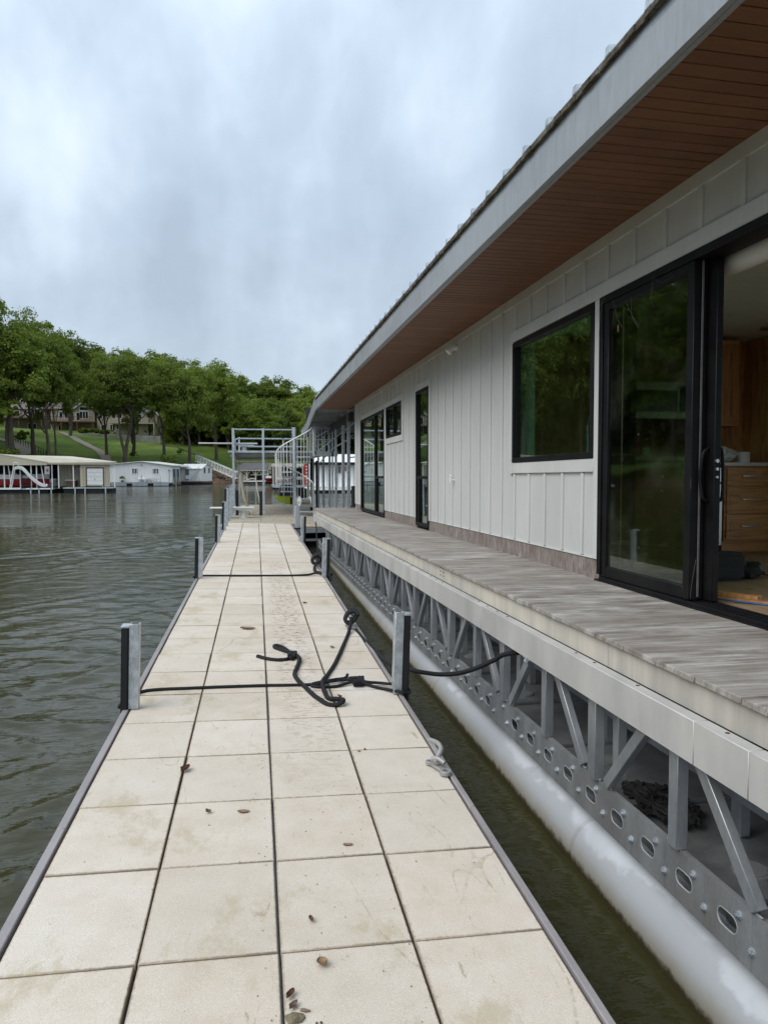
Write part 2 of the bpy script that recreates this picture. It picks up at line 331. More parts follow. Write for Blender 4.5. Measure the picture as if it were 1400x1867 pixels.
class MB:
    def __init__(s): s.v = []; s.f = []
    def add(s, vs, fs):
        n = len(s.v); s.v += [tuple(v) for v in vs]; s.f += [tuple(i + n for i in f) for f in fs]; return s
    def box(s, x0, x1, y0, y1, z0, z1):
        return s.add([(x0, y0, z0), (x1, y0, z0), (x1, y1, z0), (x0, y1, z0), (x0, y0, z1), (x1, y0, z1), (x1, y1, z1), (x0, y1, z1)],
                     [(0, 3, 2, 1), (4, 5, 6, 7), (0, 1, 5, 4), (1, 2, 6, 5), (2, 3, 7, 6), (3, 0, 4, 7)])
    def bar(s, p, q, w, h, up=(0, 0, 1)):
        p, q, up = Vector(p), Vector(q), Vector(up); d = (q - p).normalized(); a = d.cross(up)
        if a.length < 1e-4: a = d.cross(Vector((0, 1, 0)))
        a.normalize(); b = a.cross(d); a *= w / 2; b *= h / 2
        vs = [p - a - b, p + a - b, p + a + b, p - a + b, q - a - b, q + a - b, q + a + b, q - a + b]
        return s.add(vs, [(0, 1, 2, 3), (7, 6, 5, 4), (0, 4, 5, 1), (1, 5, 6, 2), (2, 6, 7, 3), (3, 7, 4, 0)])
    def tube(s, pts, r, n=8, closed=False, caps=True):
        pts = [Vector(p) for p in pts]; m = len(pts); rs = r if isinstance(r, (list, tuple)) else [r] * m
        t0 = (pts[1] - pts[0]).normalized(); u = t0.cross(Vector((0, 0, 1)))
        if u.length < .05: u = t0.cross(Vector((1, 0, 0)))
        u.normalize(); vs = []; 
        for i in range(m):
            if closed: t = (pts[(i + 1) % m] - pts[i - 1])
            else: t = pts[min(i + 1, m - 1)] - pts[max(i - 1, 0)]
            if t.length < 1e-9: t = t0
            t.normalize(); u = (u - t * u.dot(t)); 
            if u.length < 1e-6: u = t.orthogonal()
            u.normalize(); b = t.cross(u)
            for k in range(n):
                a = 2 * math.pi * k / n; vs.append(pts[i] + (u * math.cos(a) + b * math.sin(a)) * rs[i])
        fs = []
        for i in range(m if closed else m - 1):
            j = (i + 1) % m
            for k in range(n): k2 = (k + 1) % n; fs.append((i * n + k, i * n + k2, j * n + k2, j * n + k))
        if caps and not closed: fs.append(tuple(range(n - 1, -1, -1))); fs.append(tuple((m - 1) * n + k for k in range(n)))
        return s.add(vs, fs)
    def cyl(s, p, q, r, n=12, r2=None): return s.tube([p, q], [r, r if r2 is None else r2], n)
    def prism(s, poly, d):     # poly: 3d points, extruded by vector d
        n = len(poly); a = [Vector(p) for p in poly]; b = [p + Vector(d) for p in a]
        return s.add(a + b, [tuple(range(n - 1, -1, -1)), tuple(range(n, 2 * n))] + [(i, (i + 1) % n, n + (i + 1) % n, n + i) for i in range(n)])
    def sphere(s, c, r, n=8, m=6):
        r = r if isinstance(r, (tuple, list)) else (r, r, r); vs = []; fs = []
        for i in range(m + 1):
            th = math.pi * i / m
            for k in range(n): a = 2 * math.pi * k / n; vs.append((c[0] + r[0] * math.sin(th) * math.cos(a), c[1] + r[1] * math.sin(th) * math.sin(a), c[2] + r[2] * math.cos(th)))
        for i in range(m):
            for k in range(n): fs.append((i * n + k, (i + 1) * n + k, (i + 1) * n + (k + 1) % n, i * n + (k + 1) % n))
        return s.add(vs, fs)
    def mesh(s, name, mat, off=(0, 0, 0), bevel=0., smooth=True, fixn=True):
        o = Vector(off); me = bpy.data.meshes.new(name)
        me.from_pydata([(v[0] - o.x, v[1] - o.y, v[2] - o.z) for v in s.v], [], s.f); me.validate()
        if bevel or fixn:
            b = bmesh.new(); b.from_mesh(me)
            bmesh.ops.recalc_face_normals(b, faces=b.faces)
            if bevel: bmesh.ops.bevel(b, geom=[e for e in b.edges if len(e.link_faces) == 2 and e.calc_face_angle(0) > .6], offset=bevel, segments=1 if bevel < .006 else 2, affect='EDGES', clamp_overlap=True)
            b.to_mesh(me); b.free()
        me.materials.append(M(mat) if isinstance(mat, str) else mat)
        if smooth:
            me.polygons.foreach_set('use_smooth', [True] * len(me.polygons)); me.set_sharp_from_angle(angle=R_(38))
        return me
    def part(s, name, mat, parent, label=None, bevel=0., **k):      # child; vertices given in the frame's coordinates
        me = s.mesh(name, mat, ORG[parent.name], bevel, **k); o = bpy.data.objects.new(name, me); COL.objects.link(o); o.parent = parent
        ORG[o.name] = ORG[parent.name]
        return setp(o, label)
    def top(s, name, mat, label, cat, F=IDW, loc=(0, 0, 0), group=None, bevel=0., kind=None):
        me = s.mesh(name, mat, loc, bevel); o = bpy.data.objects.new(name, me); COL.objects.link(o); o.matrix_world = F @ Matrix.Translation(loc)
        ORG[o.name] = Vector(loc); return setp(o, label, cat, group, kind)
def inst(name, me, parent, loc, rot=(0, 0, 0), scale=(1, 1, 1)):   # linked copy of a part at frame coordinates
    o = bpy.data.objects.new(name, me); COL.objects.link(o); o.parent = parent
    o.location = Vector(loc) - ORG[parent.name]; o.rotation_euler = rot; o.scale = scale; ORG[o.name] = ORG[parent.name]; return o
def boxmesh(name, w, l, h, mat, bevel=0.): return MB().box(-w / 2, w / 2, -l / 2, l / 2, -h / 2, h / 2).mesh(name, mat, bevel=bevel)
def smooth_path(pts, n=6):          # Catmull-Rom
    P = [Vector(p) for p in pts]; P = [P[0] * 2 - P[1]] + P + [P[-1] * 2 - P[-2]]; o = []
    for i in range(1, len(P) - 2):
        for k in range(n):
            t = k / n; a, b, c, d = P[i - 1], P[i], P[i + 1], P[i + 2]
            o.append(.5 * ((2 * b) + (c - a) * t + (2 * a - 5 * b + 4 * c - d) * t * t + (3 * b - a - 3 * c + d) * t ** 3))
    o.append(P[-2]); return o
U = random.uniform
# ------------------------------------------------------------------ water (real waves near, relief further off)
def make_water():
    rs = [0.4]
    while rs[-1] < 3: rs.append(rs[-1] * 1.02)
    while rs[-1] < 30: rs.append(rs[-1] * 1.0062)
    while rs[-1] < 60: rs.append(rs[-1] * 1.02)
    while rs[-1] < 600: rs.append(rs[-1] * 1.06)
    rs = np.array(rs); dr = np.gradient(rs)[:, None]
    a1 = np.linspace(R_(-50), R_(26), 470); a2 = np.linspace(R_(26), R_(310), 110)[1:-1]; an = np.concatenate([a1, a2])
    A, Rr = np.meshgrid(an, rs); X = Rr * np.sin(A); Y = Rr * np.cos(A); Z = np.zeros_like(X)
    g = np.random.default_rng(5)
    wx = X + .18 * np.sin(Y * 1.7 + 1) + .12 * np.sin(X * 2.3 + Y * .9); wy = Y + .16 * np.sin(X * 1.3 + 2) + .1 * np.sin(X * 3.1 - Y * 1.4)
    patch = .75 + .45 * np.sin(X * .31 + .7 * np.sin(Y * .23)) * np.cos(Y * .37 + 1.2)
    calm = np.where(X > 1.0, .55, 1.)
    for i in range(46):
        lam = .125 * (.8 / .125) ** g.random(); th = g.normal(R_(8), R_(46)); k = 2 * np.pi / lam
        amp = .0066 * lam ** 1.0 * (0.5 + g.random()); ph = g.random() * 6.28; q = k * (wx * np.sin(th) + wy * np.cos(th)) + ph
        fade = np.clip((lam / dr - 2.5) / 3, 0, 1)
        Z += amp * (.45 * np.sin(q) + 1.0 * (.64 - np.abs(np.sin(q / 2 + .4 * np.sin(q * .31))) ** 1.15) * 1.3) * fade * patch * calm
    Z += .35 * Z * np.clip(Z / .012, -.5, 1.5)
    nr, na = X.shape; v = np.stack([X, Y, Z], -1).reshape(-1, 3)
    v = np.vstack([v, [[0, 0, 0]]]); c = len(v) - 1
    i, j = np.meshgrid(np.arange(nr - 1), np.arange(na), indexing='ij'); j2 = (j + 1) % na
    q = np.stack([i * na + j, (i + 1) * na + j, (i + 1) * na + j2, i * na + j2], -1).reshape(-1, 4)[:, ::-1]
    me = bpy.data.meshes.new('water'); nv = len(v); nq = len(q)
    j = np.arange(na); t = np.stack([np.full(na, c), j, (j + 1) % na], -1)[:, ::-1]
    me.vertices.add(nv); me.vertices.foreach_set('co', v.ravel())
    me.loops.add(nq * 4 + na * 3); me.loops.foreach_set('vertex_index', np.concatenate([q.ravel(), t.ravel()]))
    me.polygons.add(nq + na); me.polygons.foreach_set('loop_start', np.concatenate([np.arange(nq) * 4, nq * 4 + np.arange(na) * 3]))
    me.update(calc_edges=True); me.validate()
    me.polygons.foreach_set('use_smooth', np.ones(nq + na, bool)); me.materials.append(M('water'))
    if me.polygons[100].normal.z < 0: me.flip_normals()
    o = bpy.data.objects.new('water', me); COL.objects.link(o); setp(o, 'grey green lake water with small choppy ripples', kind='structure')
make_water()
# ------------------------------------------------------------------ hillside
SH = [(-150, -40), (-95, 10), (-62, 52), (-40, 82), (-24, 101), (-8, 112), (2, 118), (24, 117), (62, 100), (110, 70), (200, 40)]
def shore_d(x, y):
    x = np.asarray(x, float); y = np.asarray(y, float); best = np.full(x.shape, 1e9); sg = np.zeros(x.shape)
    for (ax, ay), (bx, by) in zip(SH[:-1], SH[1:]):
        dx, dy = bx - ax, by - ay; l2 = dx * dx + dy * dy; t = np.clip(((x - ax) * dx + (y - ay) * dy) / l2, 0, 1)
        px, py = ax + t * dx, ay + t * dy; d = np.hypot(x - px, y - py); cr_ = dx * (y - ay) - dy * (x - ax)
        m = d < best; best = np.where(m, d, best); sg = np.where(m, np.sign(cr_), sg)
    return best * sg
def hgt(x, y):
    s = shore_d(x, y); z = np.interp(s, [-30, -2, 0, 1.2, 5, 12, 28, 45, 60, 95, 150, 320], [-4, -.6, .05, 1.0, 2.1, 3.6, 6.3, 8.4, 10.3, 13.6, 18, 27])
    x = np.asarray(x, float); y = np.asarray(y, float)
    z = z * np.interp(x, [-60, 5, 60], [1, 1, .6])
    return z + np.where(s > 5, .35 * np.sin(x * .11 + 1) * np.cos(y * .09) + .12 * np.sin(x * .5) * np.sin(y * .43 + 1), 0)
xs = np.concatenate([np.linspace(-420, -110, 50), np.arange(-107, 80, 1.25), np.linspace(82, 420, 50)]); ys = np.concatenate([np.linspace(-120, 55, 30), np.arange(57, 230, 1.25), np.linspace(232, 520, 40)])
Xg, Yg = np.meshgrid(xs, ys); Zg = hgt(Xg, Yg)
nx, ny = len(xs), len(ys); i, j = np.meshgrid(np.arange(ny - 1), np.arange(nx - 1), indexing='ij')
q = np.stack([i * nx + j, i * nx + j + 1, (i + 1) * nx + j + 1, (i + 1) * nx + j], -1).reshape(-1, 4)
keep = Zg.ravel()[q].max(1) > -.5; q = q[keep]
me = bpy.data.meshes.new('hillside'); me.from_pydata(np.stack([Xg, Yg, Zg], -1).reshape(-1, 3).tolist(), [], q.tolist()); me.validate()
me.polygons.foreach_set('use_smooth', [True] * len(me.polygons)); me.materials.append(M('hillside'))
o = bpy.data.objects.new('hillside', me); COL.objects.link(o); setp(o, 'mown green hillside rising from the far shore', kind='structure')
def H(x, y): return float(hgt(np.array([x]), np.array([y]))[0])
def camray(px, py):     # only for placing far things: direction at forward distance 1
    P = R_(3.482); A = R_(-10.22)
    x, y, z = (px - 700) / 1290, 1., -(py - 933.5) / 1290; y, z = y * math.cos(P) + z * math.sin(P), -y * math.sin(P) + z * math.cos(P)
    x, y = math.cos(A) * x - math.sin(A) * y, math.sin(A) * x + math.cos(A) * y
    return x / y, z / y
def at(px, Y): return camray(px, 855)[0] * Y
def zat(px, py, Y): return HC + camray(px, py)[1] * Y
def ribbon(name, pts, wd, mat, lift=.06, label=None):
    P = smooth_path([(x, y, 0) for x, y in pts], 8); m = MB(); vs = []; fs = []
    for i, p in enumerate(P):
        t = (P[min(i + 1, len(P) - 1)] - P[max(i - 1, 0)]).normalized(); n_ = Vector((-t.y, t.x, 0)) * wd / 2
        for k in (-1, 0, 1):
            q_ = p + n_ * k; vs.append((q_.x, q_.y, H(q_.x, q_.y) + lift))
        if i: b = 3 * i; fs += [(b - 3, b - 2, b + 1, b), (b - 2, b - 1, b + 2, b + 1)]
    m.add(vs, fs); me = m.mesh(name, mat, fixn=False); o = bpy.data.objects.new(name, me); COL.objects.link(o); setp(o, label, kind='structure')
ribbon('footpath', [(at(195, 110), 110), (at(192, 118), 118), (at(180, 127), 127), (at(150, 140), 140), (at(125, 152), 152), (at(108, 160), 160)], 1.5, 'path', .10, 'pale footpath winding down the lawn')
ribbon('dirt_path', [(at(-30, 102), 102), (at(25, 112), 112), (at(50, 118), 118), (at(30, 126), 126), (at(-20, 132), 132)], 3.0, 'path', .10, 'worn dirt path between the left trees')
ribbon('drain_edging', [(at(293, 150), 150), (at(330, 140), 140), (at(370, 128), 128)], .35, 'hill_hedge', .16, 'dark edging line across the right lawn')
# ------------------------------------------------------------------ trees
def leaf_mesh(name, mat, seed, R, Hh, nc, nl, ls, low=-.75, squash=1.):
    g = np.random.default_rng(seed); vs = []
    cs = []
    for k in range(nc):
        d = g.normal(size=3); d /= np.linalg.norm(d)
        if d[2] < low: d[2] = -d[2]
        rr = (.55 + .45 * g.random()) if k > nc * .2 else .35 * g.random() + .1
        bulge = 1 + .18 * math.sin(3 * math.atan2(d[1], d[0]) + seed) + .12 * math.sin(5 * math.atan2(d[1], d[0]) + 2 * seed + 3 * d[2])
        cs.append((d * rr * bulge * np.array([R, R, Hh]), (R * (.12 + .13 * g.random()))))
    out = []
    for c, r in cs:
        m = int(nl * (.6 + .8 * g.random())); d = g.normal(size=(m, 3)); d /= np.linalg.norm(d, axis=1)[:, None]
        d[:, 2] = np.where(d[:, 2] < -.35, -d[:, 2] * .6, d[:, 2])
        p = c + d * r * (.5 + .65 * g.random((m, 1))) * np.array([1.1, 1.1, 1.0])
        nrm = d + g.normal(size=(m, 3)) * .55; nrm[:, 2] += .25; nrm /= np.linalg.norm(nrm, axis=1)[:, None]
        a = np.cross(nrm, g.normal(size=(m, 3))); a /= np.linalg.norm(a, axis=1)[:, None]; b = np.cross(nrm, a)
        sz = ls * (.5 + .8 * g.random((m, 1))); 
        out.append(np.stack([p - a * sz, p - b * sz * .6, p + a * sz, p + b * sz * .6], 1).reshape(-1, 3))
    v = np.concatenate(out); n = len(v) // 4
    me = bpy.data.meshes.new(name); me.vertices.add(n * 4); me.vertices.foreach_set('co', v.ravel()); me.loops.add(n * 4); me.loops.foreach_set('vertex_index', np.arange(n * 4))
    me.polygons.add(n); me.polygons.foreach_set('loop_start', np.arange(n) * 4); me.update(calc_edges=True); me.materials.append(M(mat)); return me
def trunk_mesh(name, seed, h, r, fork=False):
    rr = random.Random(seed); m = MB()
    def limb(p, d, l, r0, depth):
        pts = [p]; rs = [r0]; d = Vector(d).normalized()
        for i in range(5):
            d = (d + Vector((rr.uniform(-.16, .16), rr.uniform(-.16, .16), rr.uniform(-.02, .1)))).normalized(); pts.append(pts[-1] + d * l / 5); rs.append(r0 * (1 - .13 * (i + 1)))
        m.tube(pts, rs, 8 if depth == 0 else 6)
        if depth < 2:
            for k in range(4 if depth == 0 else 3):
                i = rr.choice([3, 4, 5]) if depth == 0 else rr.choice([2, 3, 4]); a = rr.uniform(0, 6.28)
                limb(pts[i], Vector((math.cos(a) * .8, math.sin(a) * .8, rr.uniform(.5, 1.1))), l * rr.uniform(.5, .75), rs[i] * .62, depth + 1)
    m.tube([(0, 0, -.6), (0, 0, .15)], [r * 1.5, r * 1.12], 8)
    if fork: limb(Vector((0, 0, 0)), (.18, 0, 1), h * .55, r, 0); limb(Vector((0, 0, h * .14)), (-.25, .05, 1), h * .5, r * .7, 0)
    else: limb(Vector((0, 0, 0)), (0, 0, 1), h * .52, r, 0)
    return m.mesh(name, 'bark')
CROWN = [leaf_mesh('crown', 'leaves' if k % 3 else 'leaves_light', k + 3, 5.6, 5.6 + (k % 3) * .7, 170, 105, .24) for k in range(6)]
CROWN_FINE = [leaf_mesh('crown', 'leaves', 40 + k, 5.6, 5.8, 230, 135, .19) for k in range(3)]
TRUNK = [trunk_mesh('trunk', 11 + k, 12, .34, k % 2 == 1) for k in range(4)]
def tree(label, x, y, top, cw, kind=None, z=None, trunk=None, group=None, zc=None, name='oak_tree', light=False, tk=1., low=None):
    z = H(x, y) if z is None else z; t = thing(name, label, 'tree', IDW, (x, y, z), group); h = top - z
    tm = TRUNK[random.randrange(4) if trunk is None else trunk]; base = h * (.30 if low is None else low); ch = (h - base) / 2
    a = U(0, 6.28) if trunk is None else 0
    inst('trunk', tm, t, (x, y, z), (0, 0, a), (tk, tk, h / 14.))
    cm = (CROWN_FINE if kind == 'fine' else CROWN)[random.randrange(3 if kind == 'fine' else 6)] if not light else CROWN[random.choice([0, 4])]
    inst('crown', cm, t, (x, y, z + base + ch), (0, 0, U(0, 6.28)), (cw / 11.6, cw / 11.6, ch / 6.3))
    return t
FT = [  # pixel column, base distance, top (pixel row), crown width, label
 (-52, 98, 500, 10.5, 'tall oak cut off by the left edge of the photo, rising above its neighbours', 0, 1.2, .26),
 (18, 100, 592, 11.5, 'big oak with a pale forked trunk behind the left end of the cream boathouse', 1, 1.3, .28),
 (62, 112, 580, 11.0, 'broad oak whose high crown tops the left grove beside the forked pale trunk', 2, 1.0, .31),
 (90, 104, 615, 8.0, 'slim oak with the thickest of the three trunks behind the cream roof', 2, .9, .33),
 (103, 107, 620, 6.5, 'slender leaning oak just right of the thick trunk behind the cream roof', 0, .55, .35),
 (195, 121, 655, 8.2, 'dark oak standing in front of the left end of the concrete retaining wall', 0, .8, .28),
 (228, 113, 650, 9.6, 'dark forked oak rooted on the lawn left of the retaining wall corner', 3, 1.0, .35),
 (243, 126, 652, 8.6, 'dark oak growing against the right end of the retaining wall', 1, .95, .35),
 (300, 119, 660, 8.0, 'oak with a straight trunk on the lawn just right of the retaining wall', 0, .9, .35),
 (347, 119, 668, 8.0, 'full low branched oak on the lawn behind the second white boathouse', 2, .9, .20),
 (395, 128, 668, 8.8, 'tall rounded oak right of the low branched lawn oak', 0, .9, .25),
]
for px, Y, ty, cw, lb, tr, tk, lo in FT:
    x = at(px, Y); tree(lb, x, Y, zat(px, ty, Y), cw, 'fine', trunk=tr, tk=tk, low=lo)
BT = [(-95, 118, 560, 14), (-60, 140, 600, 14), (130, 150, 610, 12), (152, 172, 641, 12), (175, 180, 642, 11), (205, 188, 650, 12), (235, 190, 652, 12), (262, 186, 650, 12), (290, 192, 655, 12),
      (320, 178, 664, 12), (345, 170, 676, 11), (372, 165, 672, 11), (405, 160, 668, 11), (428, 158, 690, 10), (440, 172, 702, 11), (463, 165, 706, 10), (487, 160, 694, 11), (512, 168, 702, 10.5), (535, 160, 716, 10),
      (335, 150, 720, 9), (365, 148, 716, 9), (392, 146, 715, 9), (418, 142, 716, 9), (438, 146, 728, 9), (455, 138, 742, 8), (478, 136, 748, 8), (498, 142, 735, 9), (520, 138, 745, 8),
      (556, 150, 718, 10), (575, 142, 722, 10), (600, 150, 716, 11), (625, 140, 722, 10), (655, 146, 716, 11), (690, 140, 716, 11), (325, 205, 690, 12), (60, 200, 640, 15), (10, 195, 640, 15), (-40, 185, 620, 15), (100, 205, 650, 14)]
LM = ['the left edge of the photo, lower tree', 'the left edge of the photo, upper tree', 'the cream boathouse roof ridge', 'the thick trunk of the left grove', 'the red brown deck', 'the pointed house gable', 'the middle of the red brown deck', 'the left end of the retaining wall', 'the middle of the retaining wall', 'the forked dark oak',
      'the arched window gable', 'the right end of the white balcony', 'the low branched lawn oak', 'the second white boathouse roof', 'the gangway top', 'the tip of the upper diving board', 'the left post of the diving tower', 'the shingle roofed shelter', 'the middle post of the diving tower', 'the top of the spiral handrail', 'the roof corner of the houseboat',
      'the small house with the cream stair', 'the pale feathery bush', 'the white gangway middle', 'the lower diving board tip', 'the left tower railing', 'the driftwood pole', 'the shelter ridge', 'the right tower railing', 'the spiral stair pole',
      'the stair landing', 'the farthest slip column', 'the middle slip columns', 'the nearest slip column', 'the covered grey boat', 'the kitchen wall line', 'the terrace shrub', 'the brown roofed house', 'the left trunk fork', 'the far left grove gap', 'the garage door']
for k, (px, Y, ty, cw) in enumerate(BT):
    x = at(px, Y); tree(('tall' if ty < 670 else 'rounded') + ' oak of the background wood above ' + LM[k], x, Y, zat(px, ty + U(-3, 3), Y), cw * 1.08, group='wood behind the lake houses', low=.12 if px > 300 else .25)
for px, Y, ty, cw, lb in [(528, 128, 745, 5.5, 'small bright yellow green tree behind the spiral staircase'), (545, 132, 768, 5, 'low bright green tree just right of the spiral staircase tree'), (566, 126, 752, 5, 'light green tree seen past the corner of the houseboat roof')]:
    x = at(px, Y); tree(lb, x, Y, zat(px, ty, Y), cw, light=True, low=.05, name='young_tree')
# woods to the left and right of the frame, which the windows mirror
def atang(a, D): return math.sin(R_(a)) * D, math.cos(R_(a)) * D
k = 0
for a in [-20.6 - 2.1 * i for i in range(28)]:
    for D, hh in ((96 + (k % 3) * 4, 25), (112 + (k % 2) * 6, 26), (134, 24)):
        k += 1; D -= abs(a + 24) * .25; x, y = atang(a + (k % 2) * .9, D)
        if a > -23 and D < 125: hh = 16
        else: hh = hh
        if shore_d(x, y) > 5: tree('oak of the left shore wood outside the photo, mirrored dark in the glass', x, y, H(x, y) + hh + U(-2, 3), U(11, 14), group='mirrored left shore wood', low=.12 if D > 100 else .22)
for k in range(14):
    x = 26 + k * 9; y = 135 + U(-5, 8) - k * 2.0; tree('oak of the right shore wood hidden behind the houseboat', x, y, H(x, y) + U(12, 16), U(10, 13), group='hidden right shore wood', low=.15)
# forest mass filling the gaps, behind
us = MB()
g = np.random.default_rng(9); vv = []
def mass(px0, px1, Y0, Y1, n, ybase, ytop):
    for k in range(n):
        px = g.uniform(px0, px1); Y = g.uniform(Y0, Y1); x = at(px, Y); z0 = H(x, Y); zt = zat(px, ytop, Y); z = g.uniform(z0, max(z0 + 1, zt)); 
        p = np.array([x, Y, z]); a = g.normal(size=3) * .32; b = g.normal(size=3) * .32; vv.append(np.stack([p - a, p - b, p + a, p + b]))
for k in range(26000):
    a = R_(g.uniform(-82, -19.5)); D = g.uniform(120, 145); x = math.sin(a) * D; y = math.cos(a) * D; z0 = H(x, y)
    p = np.array([x, y, g.uniform(z0, z0 + 12)]); a_ = g.normal(size=3) * .55; b_ = g.normal(size=3) * .55; vv.append(np.stack([p - a_, p - b_, p + a_, p + b_]))
mass(300, 700, 150, 175, 26000, 0, 740); mass(120, 330, 195, 215, 9000, 0, 690); mass(-90, 130, 185, 205, 7000, 0, 680)
v = np.concatenate(vv); n = len(v) // 4
me = bpy.data.meshes.new('woodland_understory'); me.vertices.add(n * 4); me.vertices.foreach_set('co', v.ravel()); me.loops.add(n * 4); me.loops.foreach_set('vertex_index', np.arange(n * 4))
me.polygons.add(n); me.polygons.foreach_set('loop_start', np.arange(n) * 4); me.update(calc_edges=True); me.materials.append(M('leaves'))
o = bpy.data.objects.new('woodland_understory', me); COL.objects.link(o); setp(o, 'dense leafy undergrowth between the far trees', 'undergrowth', kind='stuff')
# bushes
BUSH = [leaf_mesh('bush', 'leaves', 70 + k, .8, .7, 26, 60, .10, -.3) for k in range(2)] + [leaf_mesh('bush', 'leaves_light', 77, .8, .75, 30, 70, .09, -.3)]
def bush(label, px, Y, s, k=0, name='bush', sz=1., z=None):
    x = at(px, Y); o = bpy.data.objects.new(name, BUSH[k]); COL.objects.link(o); o.location = (x, Y, (H(x, Y) if z is None else z) + .5 * s * sz); o.scale = (s, s, s * sz); setp(o, label, 'bush')
bush('pale feathery bush above the white boathouse roof ridge', 304, 112, 2.1, 2)
bush('small round dark shrub on the lawn left of the low branched oak', 329, 132, .8, 0)
bush('tiny shrub at the foot of the oak against the retaining wall', 244, 122, .8, 0)
bush('round clipped shrub on the terrace below the arched window house', 275, 164, 1.6, 0)
bush('dark bush on the slope behind the left grove', 44, 128, 1.6, 0)
bush('leafy bush at the foot of the pale forked trunk', 8, 96, 2.6, 2)
bush('low shrub patch around the three thin trunks', 92, 101, 2.2, 1, sz=.6)
bush('spreading shrub patch right of the three thin trunks', 112, 103, 2.0, 0, sz=.5)
bush('leafy growth halfway up the pale forked trunk', 15, 97, 2.2, 2, z=8)
x = at(265, 150)
for k, (px, lb) in enumerate([(158, 'hedge clump at the left on top of the retaining wall'), (176, 'hedge clump in the middle on top of the retaining wall'), (196, 'hedge clump nearest the dark window on top of the retaining wall')]): bush(lb, px, 158, 2.2, k % 2, sz=.5)
t = thing('conifer', 'narrow dark conifer beside the arched window house', 'tree', IDW, (at(248, 157), 157, H(at(248, 157), 157)))
inst('crown', CROWN[1], t, (at(248, 157), 157, H(at(248, 157), 157) + 3.6), (0, 0, 0), (.16, .16, .6)); inst('trunk', TRUNK[0], t, (at(248, 157), 157, H(at(248, 157), 157)), (0, 0, 0), (.3, .3, .35))
# ================================================================== FLOATING WALKWAY
dock = thing('floating_walkway', 'long floating walkway of cream pavers running from the foreground to the swim platform', 'dock', DOCK, (0, 0, 0))
CX = [-.780, -.345, .110, .565, 1.040]; RL = .557; Y0 = 2.279 - 4 * RL; NR = 38
pm = []
for c in range(4):
    wd = .455
    for v in range(2):
        pm.append(boxmesh('paver', wd - .009, RL - .005, .05, 'paver', .0035))
for r in range(NR):
    for c in range(4):
        x = (CX[c] + CX[c + 1]) / 2; y = Y0 + (r + .5) * RL
        if y > 21.1: continue
        inst('paver', pm[c * 2 + r % 2], dock, (x + U(-.0015, .0015), y + U(-.0012, .0012), -.025 + U(-.0018, .0012)), (U(-.0022, .0022), U(-.002, .002), U(-.0018, .0018)), ((CX[c + 1] - CX[c]) / .455, 1, 1))
for y0, y1 in ((0, 3.2), (3.203, 6.35), (6.353, 9.5), (9.503, 12.6), (12.603, 15.7), (15.703, 18.8), (18.803, 21.05)):
    for x0, x1 in ((-.825, -.7865), (1.0465, 1.076)):
        MB().box(x0, x1, y0, y1, -.06, .004).part('edge_rail', 'dock_rail', dock, bevel=.004)
MB().box(-.818, 1.078, 0, 21.05, -.16, -.055).part('frame', 'galv_dull', dock)
for k in range(6): MB().box(-.81, 1.07, .2 + k * 3.45, 3.3 + k * 3.45, -.62, -.163).part('float', 'float_black', dock)
MB().box(.94, 1.035, 7.02, 7.2, .004, .018).part('cleat_base', 'cleat', dock)
MB().box(.97, 1.05, 16.1, 16.3, .004, .02).box(1.0, 1.08, 15.95, 16.1, .004, .10).part('bracket', 'galv', dock)
# cleat near the camera
t = thing('dock_cleat', 'cast grey horn cleat bolted to the right edge of the walkway', 'cleat', DOCK, (1.02, 3.6, 0))
m = MB()
def oring(cx, cy, r0, r1, z0, z1, n=14):
    m = MB(); vs = []; 
    for z in (z0, z1):
        for r in (r0, r1):
            for k in range(n): a = 2 * math.pi * k / n; vs.append((cx + r * math.cos(a), cy + r * math.sin(a), z))
    fs = []
    for k in range(n):
        k2 = (k + 1) % n; fs += [(k, k2, n + k2, n + k), (2 * n + k, 3 * n + k, 3 * n + k2, 2 * n + k2), (n + k, n + k2, 3 * n + k2, 3 * n + k), (k, 2 * n + k, 2 * n + k2, k2)]
    return m.add(vs, fs)
b = oring(1.025, 3.56, .013, .032, .006, .028); o2 = oring(.975, 3.70, .010, .025, .006, .024)
b.v += []; n_ = len(b.v); b.f += [tuple(i + n_ for i in f) for f in o2.f]; b.v += o2.v
b.bar((1.02, 3.585, .016), (.985, 3.68, .016), .035, .016); b.part('base_plate', 'cleat', t, bevel=.002)
MB().cyl((1.025, 3.56, .010), (1.025, 3.56, .030), .010, 6).part('bolt', 'steel', t)
MB().tube(smooth_path([(1.03, 3.60, .05), (1.0, 3.635, .062), (.975, 3.66, .05)], 4), [.0135] * 9, 10).tube(smooth_path([(.985, 3.63, .04), (1.01, 3.665, .062), (1.035, 3.70, .085), (1.03, 3.75, .10), (1.0, 3.81, .098)], 5), [.015] * 12 + [.0135] * 9, 10).part('horn', 'cleat', t)
